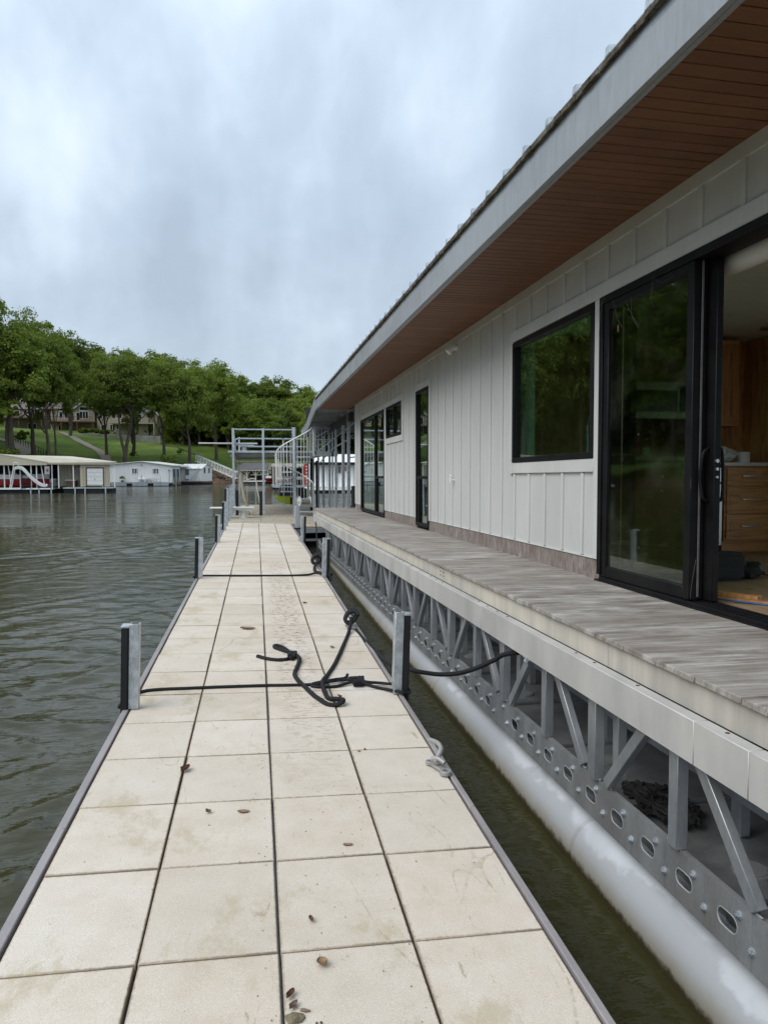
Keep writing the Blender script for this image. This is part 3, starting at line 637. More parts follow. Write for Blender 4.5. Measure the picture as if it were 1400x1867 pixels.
# ================================================================== POSTS
def post(label, side, y, top, grp='galvanised bumper posts along the walkway', w=.062, bk=.048, low=-.42):
    s = side; x0 = (-.79 if s < 0 else 1.008); t = thing('bumper_post', label, 'post', DOCK, (x0, y, 0), grp)
    a, b_ = (x0, x0 + w) if s < 0 else (x0, x0 + w)
    th = .007; d = .075; m = MB()
    m.box(a, b_, y, y + th, .005, top).box(a, a + th, y + th, y + d, .005, top).box(b_ - th, b_, y + th, y + d, .005, top)
    m.part('steel_channel', 'galv', t, bevel=.0015)
    bx = (a - bk, a - .002) if s < 0 else (b_ + .002, b_ + bk)
    MB().box(bx[0], bx[1], y - .012, y + .078, low, top - .022).part('rubber_bumper', 'rubber', t, bevel=.007)
    MB().box(bx[0] - .002, bx[1] + .006, y - .01, y + .076, top - .022, top - .008).part('end_cap', 'galv_dull', t, bevel=.002)
post('nearest left bumper post with black rubber on its water side', -1, 4.76, .565)
post('nearest right bumper post with black rubber facing the houseboat', 1, 4.93, .60)
post('second left bumper post at the far rope across the walkway', -1, 10.4, .60)
post('second right bumper post beside the looped rope', 1, 10.55, .60)
post('third left bumper post, short one before the row of tall posts', -1, 15.5, .60)
post('third right bumper post just before the winch', 1, 15.75, .60)
post('fourth left bumper post, darkest and lowest at the head of the tall row', -1, 18.6, .74)
for k, (y, tp, lb) in enumerate([(19.9, 1.06, 'first and nearest of the four tall slim posts by the swim platform'), (21.8, 1.07, 'second of the four tall slim posts by the swim platform'), (23.7, 1.07, 'third of the four tall slim posts by the swim platform'), (25.9, 1.07, 'last of the four tall slim posts by the swim platform')]):
    post(lb, -1, y, tp, 'tall slim posts by the swim platform')
# ================================================================== ROPES
def rope(name, label, pts, r, F=DOCK, n=6, sm=6, jit=.0012, grp=None, cat='rope', mat='rope'):
    P = smooth_path(pts, sm); P = [p + Vector((U(-jit, jit), U(-jit, jit), 0)) for p in P]
    if F is DOCK and r > .01:      # braided lay: the section swells and pinches every few millimetres
        Q = [P[0]]; st_ = r * .62
        for a, b in zip(P[:-1], P[1:]):
            n_ = max(1, int(round((b - a).length / st_))); Q += [a.lerp(b, k / n_) for k in range(1, n_ + 1)]
        Q = [q for i, q in enumerate(Q) if i == 0 or (q - Q[i - 1]).length > r * .2]
        Q = Q if len(Q) < 2500 else P
        return MB().tube(Q, [r * (1.07 if i % 2 else .91) for i in range(len(Q))], 8).top(name, mat, label, cat, F, tuple(Q[0]), grp)
    return MB().tube(P, r, 8).top(name, mat, label, cat, F, tuple(P[0]), grp)
z = .011
rope('mooring_rope', 'black rope pulled straight across the walkway between the nearest pair of posts',
     [(-.845, 4.76, .02), (-.85, 4.86, .01), (-.81, 4.98, .012), (-.73, 5.13, .012), (-.4, 5.17, z), (.06, 5.19, z), (.44, 5.187, z), (.572, 5.217, .02), (.7, 5.25, .022), (.80, 5.2, .03), (.86, 5.15, .03), (.94, 5.16, .02), (1.0, 5.10, .03), (1.07, 5.04, .04), (1.12, 5.0, .03), (1.125, 4.92, .02), (1.10, 4.90, .02), (1.05, 4.90, .03), (.97, 5.02, .015), (.9, 5.09, .012), (.83, 5.15, .02), (.74, 5.19, .02), (.62, 5.13, .012), (.50, 5.12, .012), (.44, 5.15, .012), (.46, 5.21, .013), (.6, 5.23, .03), (.70, 5.30, .02), (.735, 5.40, .018)], .0115)
m = MB()     # knot
kp = [(.78 + .045 * math.cos(a * 2.1) * (1 + .3 * math.sin(a)), 5.19 + .075 * math.sin(a), .028 + .018 * math.sin(3 * a)) for a in [i * .42 for i in range(30)]]
m.tube(kp, .0125, 8); m.top('rope_knot', 'rope', 'bulky black knot tied in the straight rope near the right post', 'knot', DOCK, kp[0])
rope('mooring_rope', 'black rope across the walkway between the second pair of posts',
     [(-.85, 10.40, .02), (-.84, 10.52, .015), (-.78, 10.6, .012), (-.4, 10.62, z), (.06, 10.64, z), (.5, 10.66, z), (.8, 10.7, .02), (.92, 10.80, .03), (1.0, 10.76, .03), (1.06, 10.6, .04), (1.13, 10.5, .03), (1.12, 10.4, -.02)], .016)
LP = [[0.042, 6.021], [0.128, 5.928], [0.227, 5.887], [0.311, 5.934], [0.349, 6.056], [0.284, 6.171], [0.206, 6.291], [0.195, 6.37], [0.235, 6.37], [0.285, 6.26], [0.325, 6.11], [0.369, 5.983], [0.389, 5.859], [0.355, 5.647], [0.328, 5.465], [0.35, 5.276], [0.389, 5.124], [0.431, 4.942], [0.475, 4.818], [0.512, 4.734], [0.565, 4.707], [0.612, 4.72], [0.62, 4.765], [0.576, 4.79], [0.531, 4.86], [0.511, 4.998], [0.521, 5.194], [0.574, 5.402], [0.677, 5.756], [0.79, 6.238], [0.911, 6.763], [0.965, 6.98], [.985, 7.09]]
rope('loose_rope', 'loose black rope end looping over the pavers from the near ring', [(x, y, z + (.016 if 20 < i < 24 else 0) + (.012 if i in (4, 11, 12) else 0) + (.02 if i in (25, 26) else 0) + (.05 if i == 31 else 0) + (.10 if i == 32 else 0)) for i, (x, y) in enumerate(LP)], .0165)
m = MB().tube([(.335 + .03 * math.cos(a), 5.96 + .07 * math.sin(a * 1.3), .03 + .012 * math.sin(2.2 * a)) for a in [i * .5 for i in range(20)]], .016, 8)
m.top('rope_knot', 'rope', 'black knot in the loose rope where its two ends fork', 'knot', DOCK, (.335, 5.96, .03))
def ring(label, x, y, r, rr, zc, turns=2.2, sq=.55):
    P = [(x + r * math.cos(a) * (1 + .07 * math.sin(2 * a)), y + r * sq * math.sin(a) + .01 * a, zc + r * .95 * math.sin(a + .4) * 1.0) for a in [i * .3 for i in range(int(turns * 21))]]
    MB().tube(P, rr, 8).top('rope_coil', 'rope', label, 'rope', DOCK, P[0])
ring('black rope coil standing on the cleat between the posts', 1.0, 7.14, .062, .018, .10)
ring('black rope coil hanging by the second right post', 1.03, 11.75, .075, .024, .12, 2.6)
rope('mooring_rope', 'thick black rope curving from the far coil to the second right post', [(1.0, 11.65, .05), (.96, 11.4, .02), (.95, 11.1, .02), (1.02, 10.8, .03), (1.08, 10.62, .06), (1.14, 10.5, .05)], .022)
# rope from ring behind the post across to the houseboat, world frame
def dw(p): return DOCK @ Vector(p)
def bw(p): return BOAT @ Vector(p)
def pt(px, py, Y): a, b = camray(px, py); return Vector((a * Y, Y, HC + b * Y))
P = [pt(648, 1148, 7.05), pt(665, 1168, 6.6), pt(688, 1192, 6.1), pt(712, 1211, 5.6), pt(740, 1219, 5.25), pt(770, 1226, 5.1), (pt(805, 1230, 5.0)), pt(840, 1227, 4.9), pt(872, 1217, 4.8), pt(900, 1204, 4.72), pt(918, 1194, 4.65), pt(945, 1190, 4.5)]
rope('houseboat_line', 'black mooring line sagging from the walkway coil to the houseboat beam', P, .017, IDW)
rope('houseboat_line', 'thin dark line hanging from the far end of the houseboat beam to the far coil', [bw((1.74, 18.2, -1.12)), bw((1.66, 17.2, -1.3)), dw((1.12, 13.2, .62)), dw((1.05, 11.8, .14))], .012, IDW, sm=3)
# ================================================================== LEAVES, CLUMPS
def blob(name, label, cat, x, y, sx, sy, h, mat, seed, n=9, rot=0.):
    x += .05; sx *= .85; sy *= .85
    if name == 'dry_leaf' and max(sx, sy) > .011:
        rr = random.Random(seed); m = MB(); c, s = math.cos(rot), math.sin(rot); vs = []; fs = []; nu, nv = 8, 5; ly = sy >= sx; L_, W_ = (max(sx, sy) * 1.15, min(sx, sy) * 1.1)
        for side in (0, 1):
            for i in range(nu + 1):
                u = i / nu * 2 - 1; wd = W_ * (1 - abs(u) ** 2.2) ** .8 * rr.uniform(.85, 1.12) + .0006
                for k in range(nv):
                    v = k / (nv - 1) * 2 - 1; z_ = .0025 + h * (.15 + .75 * v * v * (1 - .4 * u) + .35 * u * u) + (.0012 if side else 0)
                    a_, b_ = (v * wd, u * L_) if ly else (u * L_, v * wd); vs.append((x + a_ * c - b_ * s, y + a_ * s + b_ * c, z_))
        o_ = (nu + 1) * nv
        for i in range(nu):
            for k in range(nv - 1): q = i * nv + k; fs += [(q, q + nv, q + nv + 1, q + 1), (o_ + q, o_ + q + 1, o_ + q + nv + 1, o_ + q + nv)]
        m.add(vs, fs); m.top(name, mat, label, cat, DOCK, (x, y, 0)); return
    rr = random.Random(seed); m = MB(); vs = [(x, y, .003 + h)]; c, s = math.cos(rot), math.sin(rot)
    for ring_, (f, hh) in enumerate(((.55, .85), (1., .35), (1.02, 0.))):
        for k in range(n):
            a = 2 * math.pi * k / n; q = f * (rr.uniform(.65, 1.15)); u, v = sx * q * math.cos(a), sy * q * math.sin(a)
            vs.append((x + u * c - v * s, y + u * s + v * c, .002 + h * hh * rr.uniform(.6, 1.2)))
    fs = [(0, 1 + k, 1 + (k + 1) % n) for k in range(n)]
    for g_ in range(2):
        for k in range(n): k2 = (k + 1) % n; b_ = 1 + g_ * n; fs.append((b_ + k, b_ + n + k, b_ + n + k2, b_ + k2))
    m.add(vs, fs); m.top(name, mat, label, cat, DOCK, (x, y, 0))
blob('dry_leaf', 'curled tan leaf lying alone on the third column paver near the bottom', 'leaf', .193, 2.20, .019, .021, .014, 'leaf_tan', 1, rot=.4)
LEAFS = True
blob('dry_leaf', 'small brown husk above the curled tan leaf', 'leaf', .175, 2.43, .007, .018, .010, 'leaf_dry', 2, rot=.2)
blob('dirt_clump', 'olive dirt clump on the centre joint at the bottom of the photo', 'dirt', .093, 1.985, .034, .024, .012, 'dung', 3, 14)
blob('dry_leaf', 'dark curled scrap on the centre joint above the dirt clump', 'leaf', .085, 2.075, .010, .022, .012, 'leaf_dry', 4, rot=-.6)
blob('dry_leaf', 'dark leaf scrap just touching the top of the dirt clump', 'leaf', .092, 2.03, .009, .02, .010, 'twig', 5, rot=-.7)
blob('twig', 'short grey twig right of the dirt clump', 'twig', .125, 2.01, .021, .006, .007, 'twig', 6, rot=-.35)
blob('pebble', 'left one of two tiny round pebbles right below the twig', 'pebble', .155, 1.957, .005, .005, .005, 'twig', 7)
blob('pebble', 'right one of two tiny round pebbles right below the twig', 'pebble', .168, 1.957, .005, .005, .005, 'leaf_dry', 8)
blob('dry_leaf', 'brown curled leaf on the left seam below the near rope', 'leaf', -.385, 3.76, .020, .04, .022, 'leaf_dry', 9, rot=-.5)
blob('dry_leaf', 'small dark pellet on the second column paver left of the tan scrap', 'leaf', -.235, 3.28, .013, .012, .012, 'twig', 10)
blob('dry_leaf', 'flat tan leaf scrap near the centre of the photo foreground', 'leaf', -.075, 3.27, .028, .014, .004, 'leaf_tan', 11, 11)
blob('dry_leaf', 'thin rusty leaf fragment on the third column midway down', 'leaf', .37, 2.92, .022, .010, .003, 'leaf_tan', 12, 11)
blob('dry_leaf', 'brown leaf on the seam under the bight of the loose rope', 'leaf', .565, 4.90, .010, .03, .014, 'leaf_dry', 13, rot=.4)
blob('twig', 'little twig left of the rope bight', 'twig', .432, 4.87, .022, .012, .008, 'twig', 14)
blob('dry_leaf', 'small brown leaf on the right column between coil and near rope', 'leaf', .66, 6.32, .018, .03, .01, 'leaf_tan', 15)
blob('dry_leaf', 'dark flat leaf on the right column beyond the near coil', 'leaf', .56, 8.5, .03, .03, .008, 'leaf_dry', 16)
blob('dry_leaf', 'long curled leaf across the second column beyond the loose rope', 'leaf', -.10, 7.12, .075, .045, .012, 'leaf_tan', 17, 12)
blob('dry_leaf', 'pair leaf crumb on the right column near the cleat', 'leaf', .60, 3.95, .008, .012, .008, 'leaf_dry', 18)
blob('dry_leaf', 'pale leaf crumb beside the dark crumb near the cleat', 'leaf', .563, 3.93, .010, .012, .006, 'leaf_tan', 19)
m = MB(); rr = random.Random(77)
for k in range(420):
    yy = 1.3 + 9 * rr.random() ** 1.7; xx = rr.choice([rr.uniform(-.82, .98), rr.gauss(.06, .02), rr.gauss(.3, .12), rr.gauss(.515, .02)]); q = rr.uniform(.0012, .0038)
    if -.83 < xx < .99: m.add([(xx - q, yy - q * .6, .001), (xx + q, yy - q * rr.uniform(.2, 1), .001), (xx + q * .4, yy + q, .001), (xx - q * .2, yy + q * .1, .001 + q * 1.1)], [(0, 2, 1), (0, 1, 3), (1, 2, 3), (2, 0, 3)])
m.top('grit', 'twig', 'dark crumbs of grit scattered over the pavers', 'grit', DOCK, (0, 0, 0), kind='stuff')
# ================================================================== HOUSEBOAT
hb = thing('houseboat', 'long grey floating house on aluminium trusses with a brown soffit and weathered side deck', 'houseboat', BOAT, (0, 0, 0))
WX, DZ = 2.76, -.815; YE = 17.85; SO = 1.872; CL = (.38)
TH = .16
OPEN = [(1.35, 5.175, DZ + .0, 1.40), (5.27, 7.03, .155, 1.39), (10.51, 11.32, -.76, 1.405), (12.44, 13.84, .78, 1.39), (14.05, 17.0, -.77, 1.39)]
ysx = sorted({-3., YE} | {v for o_ in OPEN for v in o_[:2]}); zsx = sorted({-.655, SO} | {max(-.655, v) for o_ in OPEN for v in o_[2:]})
def inopen(y, z_): return any(a < y < b and c < z_ < d for a, b, c, d in OPEN)
for a, b in zip(ysx[:-1], ysx[1:]):
    run = None
    for c, d in zip(zsx[:-1], zsx[1:]):
        if inopen((a + b) / 2, (c + d) / 2):
            if run is not None: MB().box(WX, WX + TH, a, b, run, c).part('siding_panel', 'siding', hb); run = None
        elif run is None: run = c
    if run is not None: MB().box(WX, WX + TH, a, b, run, SO + .02).part('siding_panel', 'siding', hb)
MB().box(WX + .0, 8.5, YE, YE + .15, -.815, SO + .02).part('end_wall', 'siding', hb)
# plinth boards
py = -3.
while py < YE:
    p1 = min(py + 1.22, YE)
    seg = [(py, p1)]
    for a, b, c, d in OPEN:
        if c < -.6: seg = [s_ for u, v in seg for s_ in ((u, min(v, a)), (max(u, b), v)) if s_[1] - s_[0] > .02]
    for u, v in seg: MB().box(WX - .012, WX + .02, u + .001, v - .001, DZ, -.662).part('plinth_board', 'plinth', hb)
    py = p1
for a, b in ((17.0, YE + .01), (11.4, 13.98), (5.25, 10.42)): MB().box(WX - .018, WX + .01, a, b, -.655, -.648).part('drip_flashing', 'trim', hb)
# battens
by = 5.46
bl = []
y = 5.105 - 10 * CL
while y < YE:
    bl.append(y); y += CL
def seg_out(y, zlo, zhi):
    segs = [(zlo, zhi)]
    for a, b, c, d in OPEN:
        m_ = .10
        if a - m_ - .03 < y < b + m_ + .03:
            hi = d + (.115 if d < 1.45 else .1); lo = c - .115
            segs = [s_ for u, v in segs for s_ in ((u, min(v, lo)), (max(u, hi), v)) if s_[1] - s_[0] > .03]
    return segs
for y in bl:
    for u, v in seg_out(y, -.64, SO): MB().box(WX - .016, WX + .002, y - .0095 - .012, y + .0095 + .012, u, v).part('batten', 'trim', hb, bevel=.002)
MB().box(WX - .02, WX + .01, YE - .09, YE + .155, -.655, SO).part('corner_board', 'trim', hb, bevel=.003)
MB().box(WX - .019, WX + .01, -3, YE - .1, SO - .09, SO).part('frieze_board', 'trim', hb)
def trimbox(y0, y1, z0, z1, w=.10, bottom=True):
    x0, x1 = WX - .026, WX + .004
    MB().box(x0, x1, y0 - w, y1 + w, z1, z1 + .11).part('trim_board', 'trim', hb, bevel=.003)
    zb = z0 - .115 if bottom else z0
    for a, b in ((y0 - w, y0), (y1, y1 + w)): MB().box(x0, x1, a, b, z0, z1).part('trim_board', 'trim', hb, bevel=.003)
    if bottom: MB().box(x0, x1, y0 - w, y1 + w, zb, z0).part('trim_board', 'trim', hb, bevel=.003)
x0, x1 = WX - .026, WX + .004
def tb(y0, y1, z0, z1): MB().box(x0, x1, y0, y1, z0, z1).part('trim_board', 'trim', hb, bevel=.003)
tb(-.2, 7.13, 1.402, 1.515)                      # long head trim over door and kitchen window
tb(5.178, 5.268, -.655, 1.40); tb(7.032, 7.125, .04, 1.40); tb(5.27, 7.03, .045, .153); tb(7.032 - .0, 7.03, .0, .01)
trimbox(10.51, 11.32, -.66, 1.405, .08, False)
tb(12.34, 17.08, 1.392, 1.50); tb(13.845, 14.045, -.655, 1.39); tb(17.003, 17.08, -.655, 1.39); tb(12.34, 12.438, .67, 1.39); tb(12.44, 13.843, .67, .777)
# windows
def window(y0, y1, z0, z1, label=None, fw=.05, dep=.07, panes=None, gl='glass', mull=()):
    X0, X1 = WX - .035, WX + .045
    w_ = MB(); w_.box(X0, X1, y0, y1, z1 - fw, z1).box(X0, X1, y0, y1, z0, z0 + fw).box(X0, X1, y0, y0 + fw, z0 + fw, z1 - fw).box(X0, X1, y1 - fw, y1, z0 + fw, z1 - fw)
    for a, b, c, d in mull: w_.box(X0 + .004, X1 - .004, a, b, c, d)
    o = w_.part('window', 'black_frame', hb, label, bevel=.003)
    MB().box(WX + .004, WX + .010, y0 + fw, y1 - fw, z0 + fw, z1 - fw).part('pane', gl, o)
    return o
window(5.272, 7.028, .157, 1.388, 'large black framed kitchen window')
for (a, b, c, d) in ((5.27, 7.03, .155, 1.39), (10.51, 11.32, -.76, 1.405), (12.44, 13.84, .78, 1.39), (14.05, 17.0, -.77, 1.39)):
    MB().box(WX + .05, WX + TH + .06, b - .0, b + .03, c, d).box(WX + .05, WX + TH + .06, a - .03, a, c, d).box(WX + .05, WX + TH + .06, a, b, d, d + .03).box(WX + .05, WX + TH + .06, a, b, c - .03, c).part('window_reveal', 'white_wall', hb)
window(10.512, 11.318, -.775, 1.403, 'narrow full height window with a lower vent sash', .055, mull=((10.56, 11.27, -.02, .03), (11.13, 11.18, -.72, -.02)))
window(12.442, 13.838, .782, 1.388, 'small high sliding window', .05, mull=((13.1, 13.14, .83, 1.34),))
window(14.052, 16.998, -.77, 1.388, 'tall double glazed corner window with a vent sash', .05, mull=((15.07, 15.13, -.72, 1.34), (14.1, 15.07, -.01, .04), (14.98, 15.03, -.72, -.01)))
# sliding door
dr = MB()
dz0, dz1 = DZ, 1.398
dr.box(WX - .04, WX + .13, 1.35, 5.17, dz1 - .055, dz1); dr.box(WX - .04, WX + .13, 5.115, 5.17, dz0 + .05, dz1 - .055)
for k in range(4): dr.box(WX - .05 + k * .05, WX - .025 + k * .05, 1.35, 5.115, dz0 + .0, dz0 + .035)
dr.box(WX - .06, WX + .14, 1.35, 5.17, dz0 - .0, dz0 + .012)
door = dr.part('sliding_door', 'black_frame', hb, 'black framed sliding door standing open', bevel=.002)
def panel(X0, X1, y0, y1, sw, name='door_frame'):
    w_ = MB(); z0, z1 = dz0 + .037, dz1 - .057
    w_.box(X0, X1, y0, y0 + sw, z0, z1).box(X0, X1, y1 - sw, y1, z0, z1).box(X0, X1, y0 + sw, y1 - sw, z0, z0 + .085).box(X0, X1, y0 + sw, y1 - sw, z1 - .06, z1)
    w_.part(name, 'black_frame', door, bevel=.004); xm = (X0 + X1) / 2
    MB().box(xm - .003, xm + .003, y0 + sw, y1 - sw, z0 + .085, z1 - .06).part('door_glass', 'glass_dirty', door)
panel(WX - .03, WX + .015, 3.985, 5.11, .07); panel(WX + .075, WX + .12, 3.905, 5.0, .12)
MB().bar((WX + .035, 4.01, dz0 + .04), (WX + .035, 4.01, dz1 - .06), .05, .06, (1, 0, 0)).part('interlock_stile', 'black_frame', door, bevel=.003)
MB().bar((WX + .024, 3.975, dz0 + .06), (WX + .024, 3.975, dz1 - .06), .008, .01, (1, 0, 0)).part('brush_strip', 'grey_strip', door)
MB().tube(smooth_path([(WX + .07, 3.955, .18), (WX + .035, 3.955, .15), (WX + .02, 3.96, .05), (WX + .02, 3.96, -.05), (WX + .035, 3.955, -.13), (WX + .07, 3.955, -.15)], 4), .010, 8).part('door_handle', 'black_frame', door)
MB().tube(smooth_path([(WX + .125, 3.955, .18), (WX + .165, 3.955, .15), (WX + .17, 3.955, -.12), (WX + .125, 3.955, -.15)], 4), .010, 8).part('door_handle', 'black_frame', door)
MB().cyl((WX + .09, 3.905, .10), (WX + .09, 3.893, .10), .012, 8).cyl((WX + .09, 3.905, .0), (WX + .09, 3.893, .0), .008, 8).cyl((WX + .09, 3.905, .05), (WX + .09, 3.893, .05), .01, 8).part('door_lock', 'steel', door)
rr = random.Random(21)
for k in range(11):
    if k < 9: a = Vector((WX - .04, rr.uniform(4.3, 5.12), rr.uniform(1.28, 1.40))); b = a + Vector((rr.uniform(-.03, .0), rr.uniform(-.35, .3), rr.uniform(-.28, -.02)))
    else: a = Vector((WX - .02, rr.uniform(3.93, 4.08), rr.uniform(-.7, 1.3))); b = a + Vector((rr.uniform(-.03, .02), rr.uniform(-.06, .06), rr.uniform(-.45, -.1)))
    mid = (a + b) / 2 + Vector((-.01, rr.uniform(-.02, .02), -.03)); MB().tube(smooth_path([a, mid, b], 4), .0007, 3).part('cobweb_strand', 'web', door)
MB().sphere((WX - .05, 4.86, 1.10), (.006, .007, .03), 6, 5).part('hanging_cocoon', 'leaf_tan', door)
# soffit boards, fascia, roof
sm_ = boxmesh('soffit_board', (WX - 1.905), .0915, .012, 'soffit', .0025)
k = 0; y = -1.0
while y < 19.35:
    inst('soffit_board', sm_, hb, ((WX + 1.905) / 2, y, SO + .006 + U(-.0006, .0006)), (0, 0, 0)); y += .098
MB().box(1.9, WX + .1, -1.2, 19.4, SO + .016, SO + .024).part('soffit_backing', 'dark_in', hb)
FS = [(-1.2, 1.9), (1.904, 9.1), (9.104, 12.15), (12.154, 15.2), (15.204, 19.42)]
for a, b in FS:
    MB().box(1.872, 1.905, a, b, SO - .008, 2.090).part('fascia', 'fascia', hb, bevel=.002)
    MB().box(1.906, 1.935, a, b, SO - .008, SO + .030).part('fascia_return', 'fascia', hb)
    MB().box(1.880, 1.91, a, b, 2.096, 2.142).part('gable_trim', 'galv_dull', hb)
m = MB(); yy = -1.2; rr = random.Random(3)
while yy < 19.42:
    ye = min(yy + .09, 19.42); d_ = rr.uniform(-.006, .006); m.box(1.852 + d_, 1.90, yy, ye, 2.143 + rr.uniform(-.004, .002), 2.174); yy = ye
m.part('roof_edge', 'roof_edge', hb)
RS = .24
m = MB(); m.add([(1.858, -1.2, 2.178), (6.2, -1.2, 2.178 + RS * 4.34), (6.2, 19.42, 2.178 + RS * 4.34), (1.858, 19.42, 2.178), (1.858, -1.2, 2.185), (6.2, -1.2, 2.185 + RS * 4.34), (6.2, 19.42, 2.185 + RS * 4.34), (1.858, 19.42, 2.185),
      (8.6, -1.2, 2.6), (8.6, 19.42, 2.6)], [(0, 3, 2, 1), (4, 5, 6, 7), (0, 1, 5, 4), (2, 3, 7, 6), (3, 0, 4, 7), (1, 8, 9, 2)]); m.part('roof', 'fascia', hb)
rib = MB().prism([(1.856, -.027, 2.185), (1.856, -.016, 2.228), (1.856, .016, 2.228), (1.856, .027, 2.185)], (4.33, 0, RS * 4.33)).mesh('roof_rib', 'galv')
y = 3.103 - .375 * 11
while y < 19.4: inst('roof_rib', rib, hb, (0, y, 0)); y += .375
# side deck
dbm = [boxmesh('deck_board', WX - 1.80 + .02, .1355, .028, 'deck_board', .003) for _ in range(2)]
y = -1.0
k = 0
while y < 19.45:
    inst('deck_board', dbm[k % 2], hb, ((WX + 1.80) / 2 - U(0, .006), y, DZ - .014 + U(-.001, .001)), (0, 0, U(-.0006, .0006))); y += .1397; k += 1
m = MB(); y = 19.55
for k in range(18): MB().box(WX + .2, 9.0, 17.99 + k * .14, 18.12 + k * .14, DZ - .03, DZ).part('deck_board', 'deck_board', hb) if k < 11 else None
for a, b in ((-1.2, 3.3), (3.304, 6.44), (6.444, 12.37), (12.374, 19.52)):
    MB().box(1.812, 1.845, a, b, -.972, DZ - .030).part('rim_joist', 'beam_upper', hb)
for y in (6.44, 12.37):
    m = MB()
    for dy in (-.05, .05):
        for dz in (-.04, -.075, -.11): m.cyl((1.812, y + dy, DZ + dz), (1.806, y + dy, DZ + dz), .007, 6)
    m.part('joint_screws', 'leaf_dry', hb)
for a, b in ((-1.2, 2.0), (2.0, 2.178), (2.180, 2.494), (2.496, 5.10), (5.102, 10.9), (10.902, 18.75)):
    MB().box(1.742, 1.806, a, b, -1.155, -.974).part('edge_beam', 'beam_lower', hb, bevel=.003)
m = MB()
for y in [2.35 + .21 * k for k in range(50)]:
    if rr.random() < .5: m.cyl((1.785, y, -.975), (1.785, y, -.972), .009, 8)
m.part('beam_screws', 'leaf_dry', hb)
MB().box(1.745, 9, 18.76, 18.86, -1.155, -.86).part('end_beam', 'beam_lower', hb); MB().box(1.812, 9, 19.45, 19.53, -.972, DZ - .01).part('end_joist', 'beam_upper', hb)
# trusses
def truss(X, main=True):
    mt = 'truss'
    for k in range(12):
        yB = 2.73 - 1.37 + 1.37 * k; yA = 3.46 - 1.37 * 2 + 1.37 * k
        if yB < 18.7: MB().box(X + .01, X + .065, yB - .033, yB + .033, -1.62, -1.0).part('truss_post', mt, hb, bevel=.003)
        MB().box(X + .004, X + .06, yA - .042, yA + .042, -1.62, -1.0).box(X + .10, X + .15, yA - .11, yA - .05, -1.6, -1.0).part('truss_post', mt, hb, bevel=.003)
        for sgn in (-1, 1):
            p = Vector((X + .035, yA + sgn * .13, -1.60)); q = Vector((X + .035, yA + sgn * .58, -1.06))
            MB().bar(p, q, .042, .058, (0, -sgn, 0.2)).part('truss_brace', mt, hb, bevel=.003)
truss(1.80)
# perforated lower plate
def plate_seg():
    n = 20; m = MB(); vs = []; hw, hh = .1395, .115
    ca_ = [round(math.atan2(b_, a_) % (2 * math.pi) / (2 * math.pi) * n) % n for a_, b_ in ((hw, hh), (-hw, hh), (-hw, -hh), (hw, -hh))]; cv = {q: math.atan2(b_, a_) for q, (a_, b_) in zip(ca_, ((hw, hh), (-hw, hh), (-hw, -hh), (hw, -hh)))}
    for X in (0, .008):
        for k in range(n):      # outer
            a = cv.get(k, 2 * math.pi * k / n); c, s = math.cos(a), math.sin(a); f = min(hw / abs(c) if abs(c) > 1e-6 else 9, hh / abs(s) if abs(s) > 1e-6 else 9); vs.append((X, c * f, s * f))
        for k in range(n):
            a = 2 * math.pi * k / n; c, s = math.cos(a), math.sin(a); r = .030; L_ = .026
            vs.append((X, (L_ if c > 0 else -L_) * (abs(c) > .2) + c * .033, s * .036))
    fs = []
    for k in range(n):
        k2 = (k + 1) % n; fs += [(k, k2, n + k2, n + k), (2 * n + k, 3 * n + k, 3 * n + k2, 2 * n + k2), (n + k, n + k2, 3 * n + k2, 3 * n + k), (k, 2 * n + k, 2 * n + k2, k2)]
    return m.add(vs, fs).mesh('perforated_plate', 'plate')
def lip():
    n = 20; P = []
    for k in range(n):
        a = 2 * math.pi * k / n; c, s = math.cos(a), math.sin(a); P.append((.002, (.026 if c > 0 else -.026) * (abs(c) > .2) + c * .033, s * .036))
    return MB().tube(P, .0035, 6, closed=True).mesh('hole_rim', 'plate_lip')
pmsh, lmsh = plate_seg(), lip(); blank = MB().box(0, .008, -.1395, .1395, -.115, .115).mesh('blank_plate', 'plate')
bolt = MB().cyl((-.012, 0, 0), (0, 0, 0), .014, 6).cyl((-.018, 0, 0), (-.012, 0, 0), .008, 6).cyl((-.003, 0, 0), (.001, 0, 0), .019, 10).mesh('bolt', 'galv')
PX, PZ = 1.828, -1.735
y = 2.387 - .28 * 9; k = -9
while y < 18.6:
    if k % 10 == 9: inst('blank_plate', blank, hb, (PX, y, PZ))
    else:
        inst('perforated_plate', pmsh, hb, (PX, y, PZ)); inst('hole_rim', lmsh, hb, (PX, y, PZ))
    inst('bolt', bolt, hb, (PX, y - .065, PZ + .062)); inst('bolt', bolt, hb, (PX, y + .14 + .0, PZ - .035))
    y += .28; k += 1
MB().box(PX + .009, PX + .03, -.4, 18.7, -1.63, -1.622).part('plate_flange', 'plate', hb)
MB().box(PX + .010, PX + .06, -.4, 18.7, -1.852, -1.842).part('plate_flange', 'plate', hb)
wb_ = MB().sphere((0, 0, 0), (.008, .035, .006), 6, 4).mesh('weld_bead', 'plate_lip')
for k in range(12):
    yA = 3.46 - 1.37 * 2 + 1.37 * k; yB = 2.73 - 1.37 + 1.37 * k
    for y in (yA - .14, yA - .02, yA + .14, yB + .04): inst('weld_bead', wb_, hb, (PX + .006, y, -1.614))
